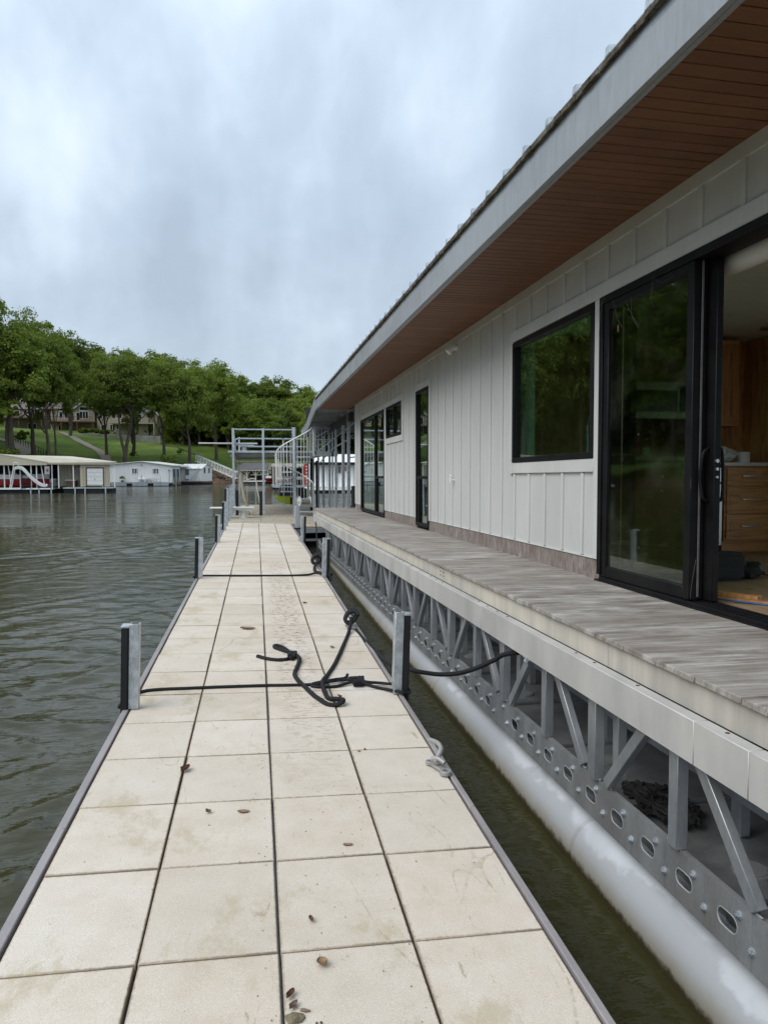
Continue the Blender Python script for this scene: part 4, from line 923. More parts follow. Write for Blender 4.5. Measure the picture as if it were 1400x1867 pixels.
# float tanks with rounded shoulders
TR, TX, TZT = .23, 1.752, -1.90
def tank(y0, y1):
    prof_ = [(TX + TR * (1 - math.cos(a)), TZT - TR + TR * math.sin(a)) for a in [math.pi / 2 * k / 12 for k in range(12, -1, -1)]] + [(TX + .02, -2.5), (TX + .10, -2.75), (8.6, -2.75), (8.6, TZT)]
    m = MB(); n = len(prof_); vs = []; fs = []
    for y, ins in ((y0, .012), (y0 + .014, 0), (y1 - .014, 0), (y1, .012)):
        for x, z in prof_: vs.append((x + ins * (x < 3), y, z - ins * (z > -2.2)))
    for i in range(3):
        for k in range(n): fs.append((i * n + k, i * n + (k + 1) % n, (i + 1) * n + (k + 1) % n, (i + 1) * n + k))
    fs += [tuple(range(n)), tuple(range(3 * n, 4 * n))]; return m.add(vs, fs).part('float_tank', 'pontoon', hb)
for a, b in ((-1.5, .55), (.556, 3.60), (3.606, 6.60), (6.606, 9.6), (9.606, 12.6), (12.606, 15.6), (15.606, 18.6)): tank(a, b)
# tank deck between the trusses: stepped panels with round hatches
k = 0; y = -.6
while y < 18.4:
    z0 = -1.855 + (.022 if k % 2 else 0); MB().box(1.99, 4.3, y, y + .445, z0 - .03, z0).part('tank_panel', 'plate', hb)
    if k % 3 == 1: MB().cyl((2.28, y + .2, z0), (2.28, y + .2, z0 + .012), .085, 20).cyl((2.28, y + .2, z0 + .012), (2.28, y + .2, z0 + .016), .070, 20).part('hatch_cover', 'hatch', hb)
    y += .46; k += 1
for k in range(14): MB().bar((1.9, .05 + 1.37 * k, -1.07), (8.5, .05 + 1.37 * k, -1.07), .06, .14).part('cross_joist', 'truss', hb)
for X in (2.45, 3.3, 4.6): 
    MB().box(X, X + .07, -1, 18.6, -1.66, -1.56).part('inner_rail', 'truss', hb)
    for k in range(14): MB().box(X + .01, X + .06, .38 + 1.37 * k, .46 + 1.37 * k, -1.84, -1.0).bar((X + .035, .46 + 1.37 * k, -1.42), (X + .035, .95 + 1.37 * k, -1.05), .04, .05).part('inner_truss', 'truss', hb)
m = MB(); rr = random.Random(8)
P = []
for i in range(160):
    a = rr.uniform(0, 6.28); r = .30 * rr.random() ** .6; P.append((2.25 + r * math.cos(a) * .55, 3.50 + r * math.sin(a), -1.825 + rr.random() * .07 * (1 - r * 2)))
for i in range(0, 156, 4): m.tube(smooth_path(P[i:i + 4], 3), .006 + rr.random() * .01, 5)
m.top('debris_nest', 'dark_in', 'dark tangled nest of debris lying on the tank deck behind the truss', 'debris', BOAT, (2.25, 3.5, -1.83))
MB().box(1.8, 1.9, 4.30, 4.42, -1.2, -1.14).cyl((1.83, 4.36, -1.16), (1.80, 4.36, -1.22), .02, 8).part('mooring_eye', 'galv', hb)
MB().tube([(WX - .12, 9.12, 1.66), (WX - .06, 9.12, 1.72), (WX - .0, 9.12, 1.73)], [.045, .03, .04], 10).part('wall_lamp', 'white_metal', hb)
m = MB().cyl((WX - .05, 9.2, -.03), (WX, 9.2, -.03), .012, 8).cyl((WX - .06, 9.2, -.06), (WX - .06, 9.2, .01), .012, 8).sphere((WX - .06, 9.2, .03), (.012, .035, .012), 8, 4); m.part('hose_tap', 'white_metal', hb)
# ================================================================== INTERIOR (seen through door and glass)
FZ = -.80
k = 0; y = 1.0
while y < 7.4: MB().box(WX + .165, 6.6, y, y + .118, FZ - .02, FZ).part('floor_board', 'floor_wood', hb); y += .12
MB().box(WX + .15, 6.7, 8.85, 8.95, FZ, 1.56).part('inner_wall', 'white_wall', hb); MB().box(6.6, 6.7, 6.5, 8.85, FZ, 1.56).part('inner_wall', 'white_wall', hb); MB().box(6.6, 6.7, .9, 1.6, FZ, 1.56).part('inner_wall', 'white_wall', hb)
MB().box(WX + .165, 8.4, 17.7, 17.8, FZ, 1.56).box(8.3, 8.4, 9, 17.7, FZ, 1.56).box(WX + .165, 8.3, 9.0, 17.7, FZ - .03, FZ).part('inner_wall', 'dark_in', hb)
y = 1.0
while y < 17.6: MB().box(WX + .165, 8.3, y, y + .132, 1.56, 1.575).part('ceiling_plank', 'white_wall', hb); y += .136
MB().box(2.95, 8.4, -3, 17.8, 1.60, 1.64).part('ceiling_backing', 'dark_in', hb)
MB().cyl((5.39, 6.55, 1.555), (5.39, 6.55, 1.545), .11, 20).part('ceiling_vent', 'steel', hb)
MB().cyl((WX + .235, 1.35, 1.335), (WX + .235, 4.9, 1.335), .07, 20).box(WX + .17, WX + .32, 1.35, 4.9, 1.40, 1.55).part('roller_blind', 'white_wall', hb, 'rolled up white blind above the open door')
KY = 6.66
t = thing('wall_cabinet', 'knotty wooden wall cabinet above the kitchen counter', 'cabinet', BOAT, (5.0, 7.0, .58))
MB().box(4.74, 5.35, 6.98, 7.28, .565, 1.50).part('carcass', 'alder_h', t)
m = MB().box(4.76, 5.33, 6.962, 6.98, .585, .66).box(4.76, 5.33, 6.962, 6.98, 1.36, 1.45).box(4.76, 4.84, 6.962, 6.98, .66, 1.36).box(5.25, 5.33, 6.962, 6.98, .66, 1.36).part('door_frame', 'alder_v', t)
for a, b in ((4.842, 4.965), (4.968, 5.11), (5.112, 5.248)): MB().box(a, b, 6.970, 6.98, .66, 1.36).part('door_panel', 'alder_v', t)
MB().box(3.9, 4.735, 6.98, 7.28, 1.03, 1.50).part('bridge_carcass', 'alder_h', t)
t = thing('drawer_cabinet', 'knotty wooden base cabinet with three drawers under a white counter', 'cabinet', BOAT, (5.2, 7.0, FZ))
MB().box(4.96, 5.62, KY, 7.28, -.79 + .11, .115).part('carcass', 'alder_h', t); MB().box(4.98, 5.6, KY + .05, 7.2, FZ, -.68).part('toe_kick', 'alder_h', t)
MB().box(4.935, 5.66, KY - .03, 7.28, .117, .155).part('countertop', 'quartz', t, bevel=.003)
for z0, z1 in ((-.09, .095), (-.385, -.105), (-.66, -.40)):
    MB().box(4.98, 5.60, KY - .02, KY - .001, z0, z1).part('drawer_rail', 'alder_h', t); 
    o = MB().box(5.02, 5.56, KY - .024, KY - .0205, z0 + .045, z1 - .045).box(5.01, 5.57, KY - .0245, KY - .0238, z0 + .04, z0 + .045).part('drawer', 'alder_h', t)
    zz = (z0 + z1) / 2; MB().bar((5.14, KY - .05, zz + .01), (5.38, KY - .05, zz + .01), .012, .012).box(5.16, 5.17, KY - .05, KY - .02, zz + .005, zz + .015).box(5.35, 5.36, KY - .05, KY - .02, zz + .005, zz + .015).part('drawer_pull', 'steel', o)
MB().box(5.66, 5.72, 5.9, 7.3, FZ, 1.55).top('tall_side_panel', 'alder_v', 'tall wooden side panel at the right of the kitchen counter', 'panel', BOAT, (5.7, 6.6, FZ))
MB().box(WX + .17, 5.9, 7.3, 7.36, FZ, 1.55).top('kitchen_back_panel', 'alder_v', 'dark wooden back wall panelling of the kitchen', 'panel', BOAT, (4.2, 7.33, FZ))
t = thing('cooking_range', 'stainless steel range with black controls left of the drawers', 'oven', BOAT, (4.5, 7.0, FZ))
MB().box(4.14, 4.925, KY - .02, 7.26, FZ + .08, .10).part('body', 'steel', t, bevel=.006); MB().box(4.14, 4.925, KY - .04, 7.26, .10, .135).part('cooktop', 'black_frame', t)
MB().box(4.2, 4.87, KY - .027, KY - .021, -.50, -.14).part('oven_window', 'dark_pane', t); MB().cyl((4.2, KY - .075, -.06), (4.87, KY - .075, -.06), .014, 8).box(4.2, 4.22, KY - .07, KY - .02, -.07, -.05).box(4.85, 4.87, KY - .07, KY - .02, -.07, -.05).part('oven_handle', 'steel', t)
for k in range(5): MB().cyl((4.24 + k * .147, KY - .05, .04), (4.24 + k * .147, KY - .02, .04), .022, 10).part('knob', 'black_frame', t)
t = thing('microwave', 'stainless microwave hung over the range, seen through the door glass', 'microwave', BOAT, (4.4, 7.1, .63))
MB().box(3.98, 4.74, 6.9, 7.28, .63, 1.02).part('body', 'steel', t, bevel=.006); MB().box(4.02, 4.55, 6.892, 6.899, .70, .93).part('window', 'dark_pane', t); MB().box(4.58, 4.71, 6.892, 6.899, .70, .98).part('control_panel', 'dark_pane', t)
t = thing('kitchen_island', 'green tinted kitchen island with a pale top behind the door glass', 'counter', BOAT, (3.9, 6.4, FZ))
MB().box(3.60, 4.08, 6.02, 6.52, FZ, .155).part('body', 'green_panel', t); MB().box(3.57, 4.12, 5.99, 6.55, .157, .195).part('top', 'quartz', t, bevel=.003)
MB().tube([(3.66, 6.2, .197), (3.66, 6.2, .26), (3.66, 6.2, .34), (3.66, 6.2, .36), (3.66, 6.2, .41)], [.035, .035, .03, .014, .014], 12).top('bottle', 'red_paint', 'red topped bottle on the island behind the door glass', 'bottle', BOAT, (3.66, 6.2, .197))
t = thing('mug', 'pale mug beside the bottle behind the door glass', 'mug', BOAT, (3.76, 6.2, .197)); MB().cyl((3.76, 6.2, .197), (3.76, 6.2, .29), .038, 14).part('cup', 'white_wall', t)
MB().tube(smooth_path([(3.795, 6.2, .27), (3.83, 6.2, .26), (3.83, 6.2, .225), (3.795, 6.2, .215)], 4), .006, 6).part('handle', 'white_wall', t)
# window counter + faucet
t = thing('sink_counter', 'counter and sink under the kitchen window', 'counter', BOAT, (3.2, 6.2, FZ)); MB().box(WX + .23, 3.5, 5.3, 7.25, FZ, .08).part('cabinet', 'alder_v', t); MB().box(WX + .23, 3.52, 5.28, 7.27, .082, .12).part('countertop', 'quartz', t)
MB().tube(smooth_path([(3.1, 6.1, .12), (3.1, 6.1, .35), (3.1, 6.1, .5), (3.12, 6.03, .58), (3.14, 5.94, .55), (3.14, 5.92, .46)], 6), .012, 8).top('faucet', 'steel', 'tall curved faucet behind the kitchen window', 'faucet', BOAT, (3.1, 6.1, .12))
# bag, towel, roll, plank, tape, cord
m = MB(); rr = random.Random(4); g3 = []
def cloth(cx, cy, cz, rx, ry, rz, seed, n=22, mm=12):
    r2 = random.Random(seed); ph = [r2.uniform(0, 6.28) for _ in range(6)]; m = MB(); vs = []; fs = []
    for i in range(mm + 1):
        th = math.pi * i / mm
        for k in range(n):
            a = 2 * math.pi * k / n; q = 1 + .16 * math.sin(3 * a + ph[0] + 2 * th) + .12 * math.sin(7 * a + ph[1] - 3 * th) + .10 * math.sin(5 * th + ph[2] + 2 * a)
            vs.append((cx + rx * q * math.sin(th) * math.cos(a), cy + ry * q * math.sin(th) * math.sin(a), max(cz - rz, cz + rz * q * math.cos(th))))
    for i in range(mm):
        for k in range(n): fs.append((i * n + k, (i + 1) * n + k, (i + 1) * n + (k + 1) % n, i * n + (k + 1) % n))
    return m.add(vs, fs)
b = cloth(5.06, 6.85, .235, .14, .12, .08, 3); c2 = cloth(4.95, 6.85, .28, .07, .08, .125, 5); n_ = len(b.v); b.v += c2.v; b.f += [tuple(i + n_ for i in f) for f in c2.f]
b.top('plastic_bag', 'plastic_bag', 'crumpled white plastic bag on the kitchen counter', 'bag', BOAT, (5.05, 6.85, .157))
MB().cyl((5.27, 6.78, .157), (5.27, 6.78, .27), .065, 20).top('paper_roll', 'paper', 'white paper roll standing on the counter beside the bag', 'paper roll', BOAT, (5.27, 6.78, .157))
t = thing('carry_bag', 'black soft equipment bag on the floor inside the door', 'bag', BOAT, (3.58, 4.9, FZ))
MB().box(3.44, 3.77, 4.78, 4.98, FZ, FZ + .22).part('body', 'bag_black', t, bevel=.03); MB().box(3.45, 3.76, 4.772, 4.778, FZ + .15, FZ + .156).part('zip', 'dark_in', t); MB().box(3.47, 3.74, 4.765, 4.779, FZ + .03, FZ + .12).part('pocket', 'bag_black', t, bevel=.006)
m = cloth(3.90, 4.95, FZ + .06, .13, .12, .06, 9); m.top('camera_strap', 'bag_black', 'crumpled black strap heap right of the bag', 'strap', BOAT, (3.9, 4.95, FZ))
rope('power_cord', 'thin black cord curling over the floor right of the bag', [(3.72, 5.0, FZ + .16), (3.85, 5.05, FZ + .14), (4.0, 5.0, FZ + .05), (4.1, 4.9, FZ + .01), (4.3, 4.95, FZ + .01)], .005, BOAT)
MB().bar((2.98, 4.40, FZ + .02), (3.22, 3.96, FZ + .02), .07, .035).top('timber_offcut', 'alder_v', 'short timber offcut on the floor behind the open door', 'timber', BOAT, (3.1, 4.2, FZ), bevel=.002)
MB().bar((2.98, 4.22, FZ + .005), (3.14, 3.86, FZ + .005), .03, .004).bar((3.05, 3.98, FZ + .009), (3.25, 3.70, FZ + .009), .025, .004).top('masking_tape', 'blue_tape', 'strip of blue tape on the floor by the door track', 'tape', BOAT, (3.0, 4.1, FZ))
MB().bar((3.02, 4.15, FZ + .012), (3.3, 3.72, FZ + .012), .05, .012).top('trim_strip', 'alder_v', 'thin timber strip lying beside the blue tape', 'timber', BOAT, (3.15, 3.9, FZ))
# ================================================================== SLIP BEYOND THE HOUSEBOAT
SLX = 2.9
for k, (y, X, wd, lb) in enumerate([(20.1, 2.88, .085, 'nearest and brightest column left of the houseboat corner'), (21.4, 2.90, .085, 'second column from the houseboat corner'), (23.2, 2.90, .075, 'third column from the houseboat corner'), (25.0, 2.90, .07, 'fourth column from the houseboat corner'), (27.0, 2.90, .07, 'fifth column from the houseboat corner'), (29.2, 2.92, .07, 'sixth column from the houseboat corner'), (31.6, 2.94, .07, 'farthest column of the slip row, next to the stair landing')]):
    t = thing('slip_column', lb, 'post', BOAT, (X, y, -1.7), 'steel columns of the covered slip')
    MB().box(X - wd / 2, X + wd / 2, y - wd / 2, y + wd / 2, -1.75, 3.0).part('shaft', 'galv', t, bevel=.004)
    MB().box(X - wd * 1.1, X + wd * 1.1, y - wd * 1.1, y + wd * 1.1, 1.92, 2.06).part('cap_plate', 'galv_dull', t)
for y, X, lb in ((22.2, 3.35, 'black pile between the slip columns'), (20.4, 3.12, 'short black pile beside the nearest slip column'), (27.2, 2.45, 'black pile just behind the spiral stair newel'), (30.5, 2.98, 'slim black pile behind the stair landing')):
    MB().cyl((X, y, -2.4), (X, y, -.25 if X > 3.2 or X == 3.12 else .75), .09 if X > 3 else .05, 12).top('mooring_pile', 'float_black', lb, 'pile', BOAT, (X, y, -2.3))
t = thing('slip_roof', 'dark underside of the covered slip roof beyond the houseboat end', 'roof', BOAT, (4, 24, 2))
MB().prism([(1.86, 19.45, 2.10), (2.52, 31.5, 2.10), (9.5, 31.5, 3.2), (9.5, 19.45, 3.2)], (0, 0, .06)).part('roof_deck', 'galv_dull', t)
m = MB(); m.add([(1.86, 19.44, 1.84), (2.50, 31.5, 1.72), (2.50, 31.5, 2.02), (1.86, 19.44, 2.20), (1.90, 19.44, 1.84), (2.54, 31.5, 1.72), (2.54, 31.5, 2.02), (1.90, 19.44, 2.20)], [(0, 1, 2, 3), (7, 6, 5, 4), (0, 4, 5, 1), (3, 2, 6, 7), (0, 3, 7, 4), (1, 5, 6, 2)]); m.part('fascia', 'fascia', t)
for k in range(8): MB().bar((2.0 + .05 * k, 20.2 + 1.5 * k, 1.98), (9.4, 20.2 + 1.5 * k, 2.3), .06, .22).part('joist', 'galv_dull', t)
for X in (2.9, 5.0, 7.5): MB().bar((X, 19.6, 1.72), (X, 31.4, 1.72), .10, .24).part('beam', 'dark_in', t)
MB().box(2.6, 9.4, 31.3, 31.4, 1.85, 3.1).part('end_panel', 'dark_in', t)
MB().tube([(2.95, 29.5, .55), (2.95, 25, 1.0), (2.95, 20.2, 1.15)], .022, 6).tube([(2.95, 20.2, 1.15), (5.5, 20.2, 1.15)], .022, 6).tube([(2.97, 21, .6), (5.5, 21, .95)], .02, 6).tube([(2.97, 20.4, 1.2), (4.2, 20.6, 1.9)], .02, 6).tube([(2.6, 27, .95), (3.3, 21, 1.75)], .018, 6).top('slip_braces', 'galv', 'thin sloping brace rails between the slip columns', 'braces', BOAT, (3, 24, 1))
t = thing('covered_boat', 'grey covered boat bow berthed behind the houseboat corner', 'boat', BOAT, (4.3, 24, -2.1))
m = MB(); vs = []; fs = []; secs = [(3.35, .03, .05, -.6), (3.55, .35, .55, -.3), (3.9, .8, .8, .05), (4.6, 1.1, .9, .3), (6.5, 1.15, .9, .3)]
for X, hw, dp, tz in secs:
    for k in range(9):
        a = math.pi * k / 8; vs.append((X, 24 + hw * math.cos(a), -1.55 - dp * .6 * math.sin(a)))
    for k in range(1, 8):
        a = math.pi * k / 8; vs.append((X, 24 - hw * math.cos(a), -1.55 + (tz + 1.0) * .75 * math.sin(a)))
nn = 16
for i in range(len(secs) - 1):
    for k in range(nn): fs.append((i * nn + k, i * nn + (k + 1) % nn, (i + 1) * nn + (k + 1) % nn, (i + 1) * nn + k))
m.add(vs, fs); m.part('cover', 'grey_cover', t); MB().tube(smooth_path([(3.5, 23.0, -.7), (3.3, 22.95, -1.2), (3.5, 22.9, -1.7)], 5), .03, 6).part('rub_rail', 'float_black', t)
# ================================================================== SWIM PLATFORM
PZ0 = .575
t = thing('swim_platform', 'beige plank swim platform at the end of the walkway', 'dock', IDW, (0, 25, PZ0)); plat = t
py_ = 21.12; k = 0
while py_ < 32.4:
    for a, b in ((-.98, .13), (.138, 1.25), (1.258, 2.45)):
        MB().box(a, b, py_, py_ + .29, PZ0 - .04, PZ0 + U(-.002, .002)).part('deck_plank', 'aux_plank', t)
    py_ += .295
MB().box(-1.05, 2.5, 21.09, 32.45, PZ0 - .22, PZ0 - .045).part('frame', 'galv_dull', t); MB().box(-1.0, 2.45, 21.2, 32.4, -.3, PZ0 - .225).part('float', 'float_black', t)
for k in range(3): MB().box(1.14 + .42 * k, 1.55 + .42 * k, 20.0, 21.10, PZ0 - .045, PZ0 - .005).part('side_paver', 'paver', t)
MB().box(1.12, 2.5, 19.95, 21.085, PZ0 - .16, PZ0 - .048).part('side_frame', 'galv_dull', t); MB().box(1.12, 2.5, 19.93, 19.99, .40, .43).box(1.12, 2.5, 19.90, 19.98, .17, .23).part('side_rail', 'galv', t); MB().box(1.14, 2.5, 20.0, 21.08, -.25, .16).part('side_float', 'float_black', t)
# ---- tower
tw = thing('sundeck_tower', 'galvanised two level diving tower with railings standing on the swim platform', 'tower', IDW, (.25, 27, PZ0))
DKZ = 2.80
for x, y, tp, w_ in ((-.77, 25, 3.60, .075), (.25, 25, 3.60, .075), (1.29, 25, 3.65, .09), (-.72, 32, 3.60, .07), (2.3, 32, 3.60, .07), (.3, 32, 3.58, .06), (1.2, 32, 3.58, .05)):
    MB().box(x - w_ / 2, x + w_ / 2, y - w_ / 2, y + w_ / 2, PZ0, tp).part('post', 'galv', tw, bevel=.004)
for z_ in (3.57,): MB().bar((-.74, 25, z_), (1.26, 25, z_), .04, .045).part('top_rail', 'galv', tw)
MB().bar((-.74, 25.0, 3.16), (.2, 25.0, 3.16), .03, .035).bar((.29, 25, 3.16), (1.26, 25, 3.16), .03, .03).part('mid_rail', 'galv', tw) if False else None
for z_ in (3.55, 3.20): MB().bar((-.7, 32, z_), (2.3, 32, z_), .05, .06).part('rear_rail', 'galv', tw)
for x in (-.75, 2.32): MB().bar((x, 25.05, 3.56), (x, 26.2, 3.25), .04, .04).bar((x, 26.2, 3.25), (x, 32, 3.55), .04, .04).part('side_rail', 'galv', tw) if x < 0 else None
for k in range(5): MB().box(-.77, -.745, 25.2 + k * .5, 25.55 + k * .5, 2.9, 3.3).part('side_panel', 'galv', tw)
MB().box(-.95, 2.35, 25.06, 25.12, DKZ - .03, DKZ + .04).part('deck_edge', 'galv', tw); MB().box(-.93, 2.35, 25.12, 32.2, DKZ - .03, DKZ + .01).part('deck', 'galv_dull', tw)
for k in range(8): MB().bar((-.9, 25.6 + k * .9, DKZ - .10), (2.3, 25.6 + k * .9, DKZ - .10), .05, .13).part('joist', 'galv_dull', tw)
MB().bar((-.78, 25.2, DKZ - .12), (-.78, 32, DKZ - .12), .05, .14).bar((1.3, 25.2, DKZ - .12), (1.3, 32, DKZ - .12), .05, .14).part('beam', 'galv_dull', tw)
MB().bar((-.7, 25.3, 2.47), (.4, 25.3, 2.47), .03, .04).part('wood_strip', 'driftwood', tw)
MB().bar((-.62, 26.5, PZ0), (-.62, 26.5, 2.5), .08, .08).bar((-.62, 26.5, 2.4), (-.75, 25.2, 2.66), .05, .05).part('inner_post', 'galv_dull', tw)
for x, y, h_ in ((-.66, 25.3, 1.45), (.16, 25.02, 1.42)): MB().box(x - .06, x + .04, y - .03, y + .07, PZ0 - .4, h_).part('rubber_bumper', 'rubber', tw, bevel=.008)
# ---- diving boards
def dboard(label, x0, x1, y, z_, zf, pd=-.42):
    t = thing('diving_board', label, 'diving board', IDW, (pd, y, zf), 'white diving boards')
    MB().box(x0, x1, y - .22, y + .22, z_ - .02, z_ + .025).part('board', 'white_paint', t, bevel=.012)
    m = MB(); m.tube([(pd, y, zf), (pd, y, zf + .02)], [.17, .17], 14).tube([(pd, y, zf + .02), (pd, y, zf + (z_ - zf) * .55), (pd, y, z_ - .10)], [.10, .085, .12], 12); m.part('pedestal', 'white_paint', t, bevel=.004)
    MB().bar((pd - .35, y - .15, z_ - .035), (x1 - .12, y - .15, z_ - .075), .05, .05).bar((pd - .35, y + .15, z_ - .035), (x1 - .12, y + .15, z_ - .075), .05, .05).part('support_arm', 'white_paint', t)
dboard('upper white diving board on the top deck of the tower', -2.0, .06, 26, 3.11, DKZ + .01)
dboard('lower white diving board on the platform beside the posts', -1.52, -.07, 24, .91, PZ0)
# ---- driftwood pole and hoses
MB().tube(smooth_path([(-.52, 25.8, 2.05), (-.50, 25.75, 1.7), (-.42, 25.65, 1.2), (-.32, 25.55, .85), (-.27, 25.5, PZ0)], 4), [.055 + .012 * math.sin(i * 1.7) for i in range(17)], 9).top('driftwood_pole', 'driftwood', 'pale crooked driftwood pole leaning under the tower', 'pole', IDW, (-.27, 25.5, PZ0))
rope('shower_hose', 'cream hose looping down beside the driftwood pole', [(-.38, 25.5, 1.75), (-.2, 25.45, 1.85), (-.02, 25.4, 1.82), (.03, 25.35, 1.5), (.1, 25.3, 1.1), (.14, 25.2, .75), (.02, 25.1, .63), (-.12, 25.0, .62), (-.2, 24.95, .72)], .024, IDW, mat='hose', cat='hose')
rope('hanging_line', 'thin cream line hanging left of the driftwood pole', [(-.57, 25.4, 2.0), (-.58, 25.4, 1.3), (-.56, 25.4, .62)], .014, IDW, mat='hose', cat='line')
# ---- spiral staircase
SXc, SYc = 1.31, 24.55; SR = .66
st = thing('spiral_staircase', 'galvanised spiral staircase with thin balusters rising to the upper deck', 'staircase', IDW, (SXc, SYc, PZ0))
MB().cyl((SXc, SYc, PZ0), (SXc, SYc, 3.62), .055, 14).cyl((SXc, SYc, PZ0), (SXc, SYc, PZ0 + .02), .14, 14).part('centre_pole', 'galv', st)
NT_ = 12; A0 = -.35; A1 = 2 * math.pi - .15
def sp(a_): return (a_ - A0) / (A1 - A0)
for k in range(NT_):
    f = (k + .5) / NT_; a0 = A0 + (A1 - A0) * k / NT_; a1 = A0 + (A1 - A0) * (k + 1.05) / NT_; z_ = PZ0 + (DKZ - PZ0) * (k + 1) / (NT_ + 1)
    poly = [(SXc + .05 * math.cos(a0), SYc + .05 * math.sin(a0), z_)] + [(SXc + SR * math.cos(a0 + (a1 - a0) * j / 4), SYc + SR * math.sin(a0 + (a1 - a0) * j / 4), z_) for j in range(5)] + [(SXc + .05 * math.cos(a1), SYc + .05 * math.sin(a1), z_)]
    MB().prism(poly, (0, 0, -.035)).part('tread', 'galv', st)
    for j in range(3):
        a_ = a0 + (a1 - a0) * (j + .5) / 3; g_ = sp(a_); zt = PZ0 + .92 + (DKZ - PZ0) * g_; MB().cyl((SXc + SR * math.cos(a_), SYc + SR * math.sin(a_), z_ - .06), (SXc + SR * math.cos(a_), SYc + SR * math.sin(a_), zt), .011, 6).part('baluster', 'white_metal', st)
P = [(SXc + SR * math.cos(A0 + (A1 - A0) * i / 40), SYc + SR * math.sin(A0 + (A1 - A0) * i / 40), PZ0 + .92 + (DKZ - PZ0) * i / 40 + (.0 if i < 38 else .05)) for i in range(41)]
MB().tube(P, .021, 8).part('handrail', 'white_metal', st)
MB().cyl((P[0][0], P[0][1], PZ0), P[0], .022, 8).part('newel', 'galv', st); MB().box(P[-1][0] - .03, P[-1][0] + .03, P[-1][1] - .03, P[-1][1] + .03, DKZ - .2, P[-1][2]).part('newel', 'galv', st)
ld = thing('stair_landing', 'steel landing joining the spiral stair to the slip columns', 'landing', IDW, (2.15, 24.6, DKZ))
MB().box(1.98, 2.75, 24.2, 25.2, DKZ - .16, DKZ).part('deck', 'galv_dull', ld); MB().box(1.98, 2.02, 24.2, 24.24, DKZ - .1, 3.62).box(2.55, 2.6, 24.2, 24.25, .3, 3.62).part('post', 'galv', ld)
MB().bar((2.0, 24.22, 3.6), (2.58, 24.22, 3.6), .03, .03).bar((2.0, 24.22, 3.28), (2.5, 24.22, 3.55), .025, .025).bar((2.0, 24.22, 2.95), (2.5, 24.22, 3.2), .025, .025).bar((2.0, 24.22, 3.2), (2.58, 24.22, 3.2), .03, .03).part('rail', 'galv', ld)
for k in range(4): MB().cyl((2.1 + k * .11, 24.22, DKZ), (2.1 + k * .11, 24.22, 3.6), .012, 6).part('baluster', 'galv_dull', ld)
# ---- winch
wn = thing('rope_winch', 'steel cable winch with a wide spool on a square post at the dock edge', 'winch', IDW, (1.09, 19.3, .5))
MB().box(1.025, 1.155, 19.24, 19.37, .30, 1.20).part('post', 'galv_dull', wn, bevel=.005)
MB().prism([(1.0, 19.30, 1.20), (1.16, 19.30, 1.20), (1.17, 19.30, 1.28), (1.12, 19.30, 1.42), (.99, 19.30, 1.44)], (0, .05, 0)).part('bracket', 'steel', wn)
ax = Vector((1, .35, 0)).normalized()
c0 = Vector((1.13, 19.12, 1.33)); c1 = c0 + ax * .30
MB().cyl(c0, c0 + ax * .015, .13, 24).part('spool_flange', 'spool', wn); MB().cyl(c1, c1 + ax * .015, .13, 24).part('spool_flange', 'spool', wn)
MB().tube([c0 + ax * (.015 + .285 * i / 16) for i in range(17)], [.082 + (.006 if i % 2 else 0) for i in range(17)], 18).part('cable', 'wire', wn)
MB().cyl(c0 - ax * .05, c0, .03, 10).cyl(c0 - ax * .012, c0, .06, 14).part('hub', 'spool', wn)
MB().box(1.0, 1.2, 19.2, 19.4, PZ0 + .0, PZ0 + .03).part('base_plate', 'float_black', wn)
# ---- personal watercraft stern
t = thing('personal_watercraft', 'lime and navy personal watercraft parked behind the spiral stair', 'jet ski', IDW, (1.05, 33.2, .5))
def hull(y0, y1, secs, mat, nm):
    m = MB(); nn = len(secs[0][1]); vs = []; fs = []
    for y, prof in secs: vs += [(x, y, z) for x, z in prof]
    for i in range(len(secs) - 1):
        for k in range(nn - 1): fs.append((i * nn + k, i * nn + k + 1, (i + 1) * nn + k + 1, (i + 1) * nn + k))
    fs += [tuple(range(nn)), tuple(range((len(secs) - 1) * nn, len(secs) * nn))]
    m.add(vs, fs).part(nm, mat, t)
def prof(w_, z0, z1, s=1.): return [(1.05 - w_ * s, z1), (1.05 - w_ * 1.05 * s, (z0 + z1) / 2 + .1), (1.05 - w_ * .8 * s, z0 + .12), (1.05, z0), (1.05 + w_ * .8 * s, z0 + .12), (1.05 + w_ * 1.05 * s, (z0 + z1) / 2 + .1), (1.05 + w_ * s, z1)]
hull(0, 0, [(33.0, prof(.52, .20, .62)), (34.2, prof(.5, .22, .66)), (35.4, prof(.3, .35, .72)), (35.9, prof(.05, .6, .75))], 'lime', 'hull')
hull(0, 0, [(32.99, [(.66, .60), (.72, .98), (.82, 1.12), (1.28, 1.12), (1.38, .98), (1.44, .60)]), (34.2, [(.62, .64), (.72, 1.0), (.86, 1.25), (1.24, 1.25), (1.38, 1.0), (1.48, .64)]), (35.6, [(.85, .72), (.9, .85), (.98, .9), (1.12, .9), (1.2, .85), (1.25, .72)])], 'navy', 'deck')
MB().box(1.15, 1.9, 32.7, 32.95, .1, .95).part('bumper', 'float_black', t, bevel=.03)
t.location.z += .36; t.location.x += .38
